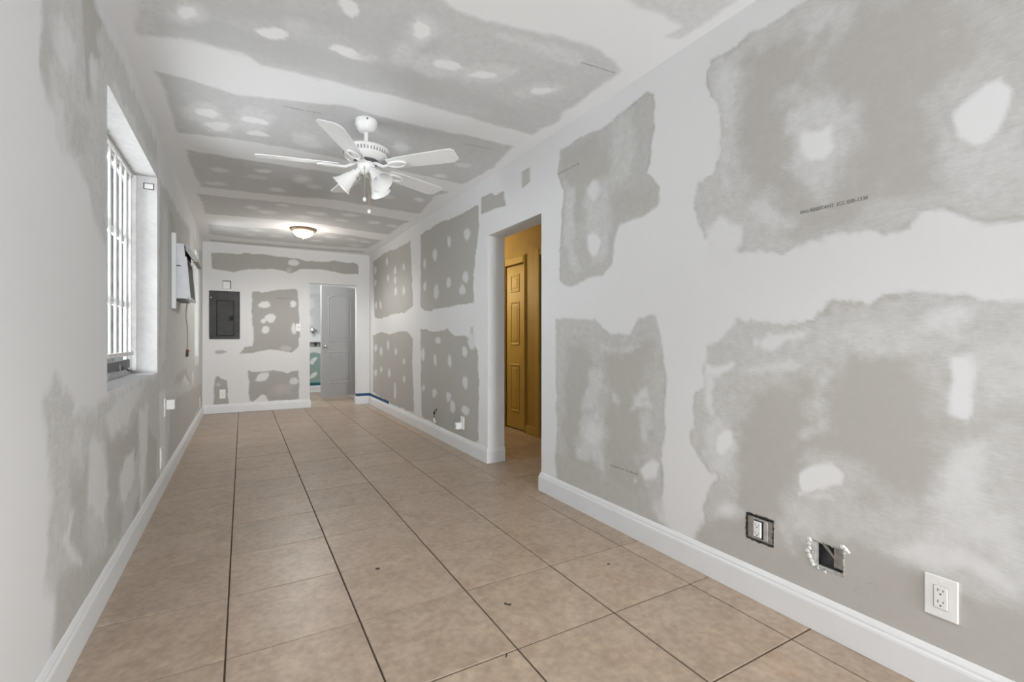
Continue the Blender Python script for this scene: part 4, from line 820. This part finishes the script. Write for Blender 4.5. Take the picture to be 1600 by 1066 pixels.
def on_right(y, z): return Matrix.Translation((XR, y, z)) @ Matrix.Rotation(-PI/2, 4, 'Z')
def on_left(y, z): return Matrix.Translation((XL, y, z)) @ Matrix.Rotation(PI/2, 4, 'Z')
def on_far(x, z): return Matrix.Translation((x, YF, z))
plate('wall_outlet', 'large white outlet plate above the right baseboard, nearest the camera', 'outlet', 0, on_right(.6215, .302), .083, .129, 'decora')
plate('wall_outlet', 'white outlet low on the far wall on a grey board patch', 'outlet', 0, on_far(-.261, .2915), .078, .135, 'duplex')
plate('light_switch', 'white toggle switch plate beside the bathroom opening', 'switch', 0, on_far(.788, 1.311), .071, .12, 'switch')
plate('wall_outlet', 'white outlet plate low on the right wall under a taped patch, adapter plugged in', 'outlet', 0, on_right(4.355, .279), .078, .127, 'duplex')['label'] = 'white outlet plate behind the plug-in adapter on right wall'
ad = tag(empty('plug_in_adapter', (XR, 4.375, .27)), 'white plug-in adapter standing out from the right wall outlet', 'adapter')
MB().box(-.070, -.022, -.052, -.009, .022, .012, .006).build('body', WHITE, ad)
MB().box(-.0705, -.006, -.03, -.0695, .006, -.01).build('button', CORD, ad)
plate('wall_outlet', 'white outlet plate on the left wall below the air conditioner, adapter plugged in', 'outlet', 0, on_left(4.42, .60), .078, .135, 'duplex')
ad = tag(empty('plug_in_adapter', (XL, 4.45, .62)), 'white plug-in adapter on the left wall outlet below the air conditioner', 'adapter')
MB().box(.009, -.025, -.04, .062, .025, .035, .006).build('body', WHITE, ad)
MB().lathe([(0, 0), (.012, 0), (.012, .002), (0, .002)], 14, Matrix.Translation((.062, 0, 0)) @ Matrix.Rotation(PI/2, 4, 'Y')).build('button', CORD, ad)
plate('wall_outlet', 'white plate low on the left wall just above the baseboard, between camera and adapter outlet', 'outlet', 0, on_left(4.225, .262), .076, .148, 'duplex')
plate('wall_outlet', 'white outlet plate on the left wall in the far corner', 'outlet', 0, on_left(7.80, .252), .078, .14, 'duplex')

def blank(name, label, M, w, h):
    r = tag(empty(name), label, 'cover plate'); r.matrix_world = M
    MB().box(-w/2, -.0015, -h/2, w/2, .001, h/2).build('cut_edge', BLACK, r)
    MB().box(-w/2+.004, -.004, -h/2+.002, w/2-.011, .0, h/2-.012, .001).build('plate', WHITE, r)
    return r
blank('blank_plate', 'white square blank plate in a dark-edged cut above the breaker panel', on_far(-.205, 1.944), .108, .125)
r = tag(empty('junction_plate', (-.561, 4.07, 2.172)), 'small dark-edged square plate high in the big window reveal', 'cover plate')
fr = MB()
for b in ((-.03, -.022, -.024, .022), (.024, -.022, .03, .022), (-.03, .017, .03, .022), (-.03, -.022, .03, -.017)): fr.box(b[0], -.004, b[1], b[2], .0, b[3])
fr.build('edge', DARKST, r); MB().box(-.025, -.003, -.018, .025, 0, .018, .001).build('plate', WHITE, r)

# ------------------------------------------------------------------ open boxes in the near right wall
def ragged(y0, y1, z0, z1, grow, n, seed):
    rnd = random.Random(seed); inner = []; outer = []
    for k in range(n):
        t = k/n*4; sd = int(t); f = t-sd
        p = [(y0+(y1-y0)*f, z0), (y1, z0+(z1-z0)*f), (y1-(y1-y0)*f, z1), (y0, z1-(z1-z0)*f)][sd]
        cy, cz = (y0+y1)/2, (z0+z1)/2; dy, dz = p[0]-cy, p[1]-cz; L = math.hypot(dy, dz)
        i = rnd.uniform(.0, .007); o = grow*rnd.uniform(.35, 1.3)
        inner.append((p[0]-dy/L*i, p[1]-dz/L*i)); outer.append((p[0]+dy/L*o, p[1]+dz/L*o))
    return inner, outer
def collar(parent, M, y0, y1, z0, z1, grow, n, seed, m, proud=.004):
    i, o = ragged(y0, y1, z0, z1, grow, n, seed); rnd = random.Random(seed+1); vs = []; fs = []
    for k in range(n):
        q = (o[k][0]+i[k][0])/2, (o[k][1]+i[k][1])/2; h = proud*rnd.uniform(.3, 1.2)
        vs += [(XR+.012, *i[k]), (XR-h*.6, *i[k]), (XR-h, *q), (XR+.0005, *o[k])]
    for k in range(n):
        j = (k+1) % n
        for a in range(3): fs.append((k*4+a, j*4+a, j*4+a+1, k*4+a+1))
    return MB().add(vs, fs).build('torn_edge', m, parent, M=M)
bx = tag(empty('outlet_box', (XR, 1.2265, .305)), 'open wall box with a white receptacle, cut raggedly into the right wall', 'outlet')
A = Matrix.Translation((-XR, -1.2265, -.305))
MB().box(XR+.005, 1.16, .244, XR+.030, 1.293, .366).build('back_box', BLACK, bx, M=A)
MB().box(XR+.001, 1.170, .256, XR+.006, 1.280, .350, .001).build('cover_ring', STEEL, bx, M=A)
MB().box(XR-.002, 1.190, .262, XR+.004, 1.256, .346, .003).build('raised_ring', mat('bright_zinc', (.55, .55, .54), .4, .6, var=.2, scale=40), bx, M=A)
MB().box(XR-.0028, 1.207, .266, XR+.002, 1.250, .342, .001).build('device_gap', BLACK, bx, M=A)
rc = MB().box(XR-.009, 1.2155, .271, XR-.001, 1.2475, .337, .0015).build('receptacle', WHITE, bx, M=A)
s = MB()
for z in (.320, .286):
    s.box(XR-.0094, 1.2375, z, XR-.008, 1.2395, z+.008).box(XR-.0094, 1.224, z, XR-.008, 1.226, z+.007).box(XR-.0094, 1.229, z-.009, XR-.008, 1.234, z-.004)
s.build('slot', BLACK, rc, M=A)
collar(bx, A, 1.166, 1.287, .250, .360, .006, 56, 4, mat('dark_gap_edge', (.045, .044, .042), .9, var=.9, scale=70), .002)  # ragged edge coloured near-black to stand in for shade in the gap
h2 = tag(empty('wall_cutout', (XR, .957, .292)), 'torn rectangular hole in right wall showing a dark metal box', 'wall hole')
A = Matrix.Translation((-XR, -.957, -.292))
b5 = MB(); y0, y1, z0, z1, xb = .90, 1.014, .241, .343, XR+.033
b5.box(xb, y0, z0, xb+.0015, y1, z1).box(XR+.003, y0-.001, z0, xb, y0, z1).box(XR+.003, y1, z0, xb, y1+.001, z1).box(XR+.003, y0, z0-.001, xb, y1, z0).box(XR+.003, y0, z1, xb, y1, z1+.001)
b5.build('box', DARKST, h2, M=A)
MB().box(XR+.016, .903, .258, XR+.020, .942, .341, .001).build('divider', STEEL, h2, M=A)
MB().prism([(1.000, .343), (.975, .343), (.940, .295), (.944, .290)], 'x', XR+.018, XR+.022).build('strap', STEEL, h2, M=A)
fl_ = MB().box(XR+.002, 1.0, .246, XR+.006, 1.012, .340, .001).box(XR+.006, .992, .248, XR+.010, 1.001, .339, .001).box(XR+.002, .905, .243, XR+.010, 1.005, .251, .001)
fl_.build('flange', mat('pale_zinc_flange', (.6, .6, .59), .45, .4, var=.2, scale=50), h2, M=A)
collar(h2, A, .901, 1.013, .242, .342, .005, 60, 11, mat('torn_board_edge', (.40, .385, .365), .9, var=.5, scale=120), .002)
rnd = random.Random(3)
for (y, z, r_) in ((1.022, .338, .013), (1.024, .322, .010), (1.020, .306, .009), (1.028, .290, .011), (1.020, .272, .012), (1.014, .258, .010), (1.008, .247, .009), (.99, .240, .006), (.905, .352, .012), (.893, .347, .010), (.885, .341, .008), (.895, .335, .006), (.965, .235, .008), (1.030, .30, .006)):
    pts = [(y+r_*rnd.uniform(.6, 1.1)*math.cos(t), z+r_*1.0*rnd.uniform(.6, 1.1)*math.sin(t)) for t in [2*PI*k/9 for k in range(9)]]
    h = rnd.uniform(.003, .007)
    vs = [(XR+.0003, *q) for q in pts]+[(XR-h, y+(q[0]-y)*.55, z+(q[1]-z)*.55) for q in pts]
    MB().add(vs, [(k, (k+1) % 9, 9+(k+1) % 9, 9+k) for k in range(9)]+[tuple(range(9, 18))]).build('plaster_crumb', PLASTER, h2, M=A)
sp = MB()
for k in range(26):
    y = rnd.gauss(.85, .028); z = rnd.gauss(.236, .020); q = rnd.uniform(.0012, .0028)
    sp.add([(XR+.0002, y-q, z), (XR+.0002, y, z-q), (XR+.0002, y+q, z), (XR+.0002, y, z+q*.8), (XR-q, y, z)], [(0, 1, 4), (1, 2, 4), (2, 3, 4), (3, 0, 4)])
tag(sp.build('splatter', mat('grey_spatter', (.33, .32, .30), .9, var=.8, scale=300), h2, M=A), kind='stuff')

# ------------------------------------------------------------------ cable, broken box, tapes, debris
cb = tag(empty('coaxial_cable', (XR, 5.09, .30)), 'short black cable end with white tip poking from the right wall', 'cable')
A = Matrix.Translation((-XR, -5.09, -.30))
MB().lathe([(0, 0), (.016, 0), (.012, .002), (0, .002)], 14, Matrix.Translation((XR-.0005, 5.09, .315)) @ Matrix.Rotation(-PI/2, 4, 'Y')).build('hole', BLACK, cb, M=A)
MB().tube([(XR+.01, 5.09, .318), (XR-.018, 5.092, .312), (XR-.026, 5.10, .285), (XR-.022, 5.112, .25), (XR-.02, 5.118, .215)], .004, 8).build('lead', DARKST, cb, M=A)
MB().tube([(XR-.022, 5.098, .292), (XR-.024, 5.104, .268)], .010, 10).build('connector', BLACK, cb, M=A)
MB().tube([(XR-.02, 5.118, .218), (XR-.022, 5.10, .185), (XR-.02, 5.075, .175)], [.009, .012, .007], 10).build('tip', WHITE, cb, M=A)
wb = tag(empty('broken_wall_box', (XL, 6.0, .965)), 'broken dark wall box with red scrap at the end of the cord', 'wall hole')
A = Matrix.Translation((-XL, -6.0, -.965))
MB().box(XL-.0, 5.96, .93, XL+.002, 6.05, 1.0).build('gap', BLACK, wb, M=A)
MB().prism([(5.97, .975), (6.03, .985), (6.05, .95), (6.0, .935)], 'x', XL+.002, XL+.02).build('cap', DARKST, wb, M=A)
MB().tube([(XL+.01, 5.96, 1.005), (XL+.022, 5.975, 1.0), (XL+.02, 5.995, .985)], .009, 8).build('scrap', COPPER, wb, M=A)
def tape(name, label, pts, z0, z1, m):
    """strip stuck to the walls along the path, wall on its left"""
    vs = []; fs = []; P = [Vector(q) for q in pts]
    for i, q in enumerate(P):
        d0 = (q-P[i-1]).normalized() if i else (P[1]-q).normalized(); d1 = (P[i+1]-q).normalized() if i < len(P)-1 else d0
        n0 = Vector((d0.y, -d0.x)); n1 = Vector((d1.y, -d1.x)); mm_ = n0+n1; mm_ = mm_/mm_.dot(n0)
        for a, z in ((.0006, z0), (.0016, z0), (.0016, z1), (.0006, z1)): vs.append((q.x+mm_.x*a, q.y+mm_.y*a, z))
    for i in range(len(P)-1):
        for k in range(4): fs.append((i*4+k, i*4+(k+1) % 4, i*4+4+(k+1) % 4, i*4+4+k))
    fs += [(0, 1, 2, 3), tuple(len(vs)-4+k for k in range(4))]
    return tag(MB().add(vs, fs).build(name, m), label, 'tape')
tape('painters_tape', 'strip of blue tape around the far right corner above the baseboard', [(O1, YF+.10), (O1, YF), (XR, YF), (XR, 7.10)], .138, .186, TAPE)
tape('painters_tape', 'strip of teal tape above the baseboard in the bathroom', [(.9, 10.75), (1.94, 10.75)], .140, .200, TEAL)
def chip(label, x, y, L, w, rot, bend):
    vs = []; fs = []; n = 6
    for k in range(n+1):
        t = k/n-.5; ww = w*(1-(2*t)**2*.85); zz = .003+bend*(t*t)*L
        for s_ in (-1, 0, 1): vs.append((t*L, s_*ww/2+.15*L*t*t, zz+(abs(s_)*.002)))
        vs.append((t*L, .15*L*t*t, .0008))
    for k in range(n):
        a = k*4; b = a+4
        fs += [(a, b, b+1, a+1), (a+1, b+1, b+2, a+2), (a+2, b+2, b+3, a+3), (a+3, b+3, b, a)]
    fs += [(0, 1, 2, 3), (n*4, n*4+1, n*4+2, n*4+3)]
    o = MB().add(vs, fs).build('debris_chip', CHIP); o.location = (x, y, 0); o.rotation_euler = (0, 0, rot)
    return tag(o, label, 'debris')
chip('dark chip of debris on a floor tile, left of the other curved sliver', .570, 2.312, .020, .012, -.4, .5)
chip('curved dark sliver of debris lying on a middle floor tile', .967, 1.730, .030, .008, -.8, .6)
chip('tiny dark speck of debris near the right baseboard', 1.574, 1.791, .014, .007, -.2, .4)
chip('dark twig-like bit beside a grout line, nearest the camera', .806, 1.450, .018, .006, .9, .8)

# ------------------------------------------------------------------ stamps printed on the board paper
def stamp(text, length, height, M, parent, thick=.0004):
    cu = bpy.data.curves.new('printed_text', 'FONT'); cu.body = text; cu.size = 1; cu.extrude = 0; cu.offset = .022
    ob = bpy.data.objects.new('printed_text', cu); COL.objects.link(ob)
    dg = bpy.context.evaluated_depsgraph_get(); me = bpy.data.meshes.new_from_object(ob.evaluated_get(dg))
    COL.objects.unlink(ob); bpy.data.objects.remove(ob)
    xs = [v.co.x for v in me.vertices]; ys = [v.co.y for v in me.vertices]
    sx = length/(max(xs)-min(xs)); sy = height/(max(ys)-min(ys))
    for v in me.vertices: v.co = M @ Vector(((v.co.x-min(xs))*sx, (v.co.y-min(ys))*sy, thick))
    me.materials.clear(); me.materials.append(INK)
    o = bpy.data.objects.new('printed_text', me); COL.objects.link(o); o.parent = parent
    return o
def face_right(y, z): return Matrix(((0, 0, -1, XR), (-1, 0, 0, y), (0, 1, 0, z), (0, 0, 0, 1)))
def face_far(x, z): return Matrix(((1, 0, 0, x), (0, 0, -1, YF), (0, 1, 0, z), (0, 0, 0, 1)))
def face_up(x, y, a): return Matrix.Translation((x, y, ZC)) @ Matrix.Rotation(a, 4, 'Z') @ Matrix.Rotation(PI, 4, 'X')
wr = bpy.data.objects['wall_right']; wf = bpy.data.objects['wall_far']; wc = bpy.data.objects['ceiling']
TXT = 'SAG-RESISTANT  ICC ESR-1338'
stamp(TXT, .233, .0135, face_right(1.0565, 1.612), wr)
stamp(TXT, .232, .010, face_right(2.170, .357), wr)
stamp(TXT, .236, .010, face_right(2.708, 2.268), wr)
stamp(TXT, .232, .011, face_far(.469, 1.766), wf)
stamp(TXT, .222, .010, face_up(.224, 3.275, -.06), wc)
stamp(TXT, .222, .010, face_up(1.44, 3.235, -.06), wc)
stamp(TXT, .222, .010, face_up(1.545, 1.98, -.06), wc)

# ------------------------------------------------------------------ bathroom fittings seen past the door
lg = tag(empty('tiled_ledge', (1.1, 10.75, 1.0)), 'white ledge over a dark mosaic band on the bathroom wall', 'ledge')
A = Matrix.Translation((-1.1, -10.75, -1.0))
MB().box(.7, 10.65, 1.058, 1.94, 10.749, 1.115, .004).build('ledge', PORC, lg, M=A)
DT = mat('dark_mosaic', (.12, .13, .13), .2, var=.3); LT = mat('grey_mosaic', (.42, .44, .44), .2, var=.3)
for k in range(24):
    x = .72+k*.05; MB().box(x, 10.728, .97, x+.044, 10.749, 1.052, .002).build('mosaic_tile', DT if (k*7) % 3 == 0 else LT, lg, M=A)
sv = tag(empty('shower_valve', (1.30, 10.75, 1.30)), 'small chrome valve on the green board bathroom wall', 'valve')
MB().lathe([(0, .001), (.06, .001), (.055, .012), (.025, .02), (.022, .05), (0, .055)], 24, Matrix.Rotation(PI/2, 4, 'X')).build('escutcheon', CHROME, sv, True)
MB().tube([(0, -.05, 0), (.03, -.065, .02), (.09, -.07, -.01)], [.016, .014, .010], 10).build('lever', CHROME, sv, True)
MB().tube([(-.01, -.03, -.07), (.02, -.06, -.08)], .018, 10).build('knob', CHROME, sv, True)
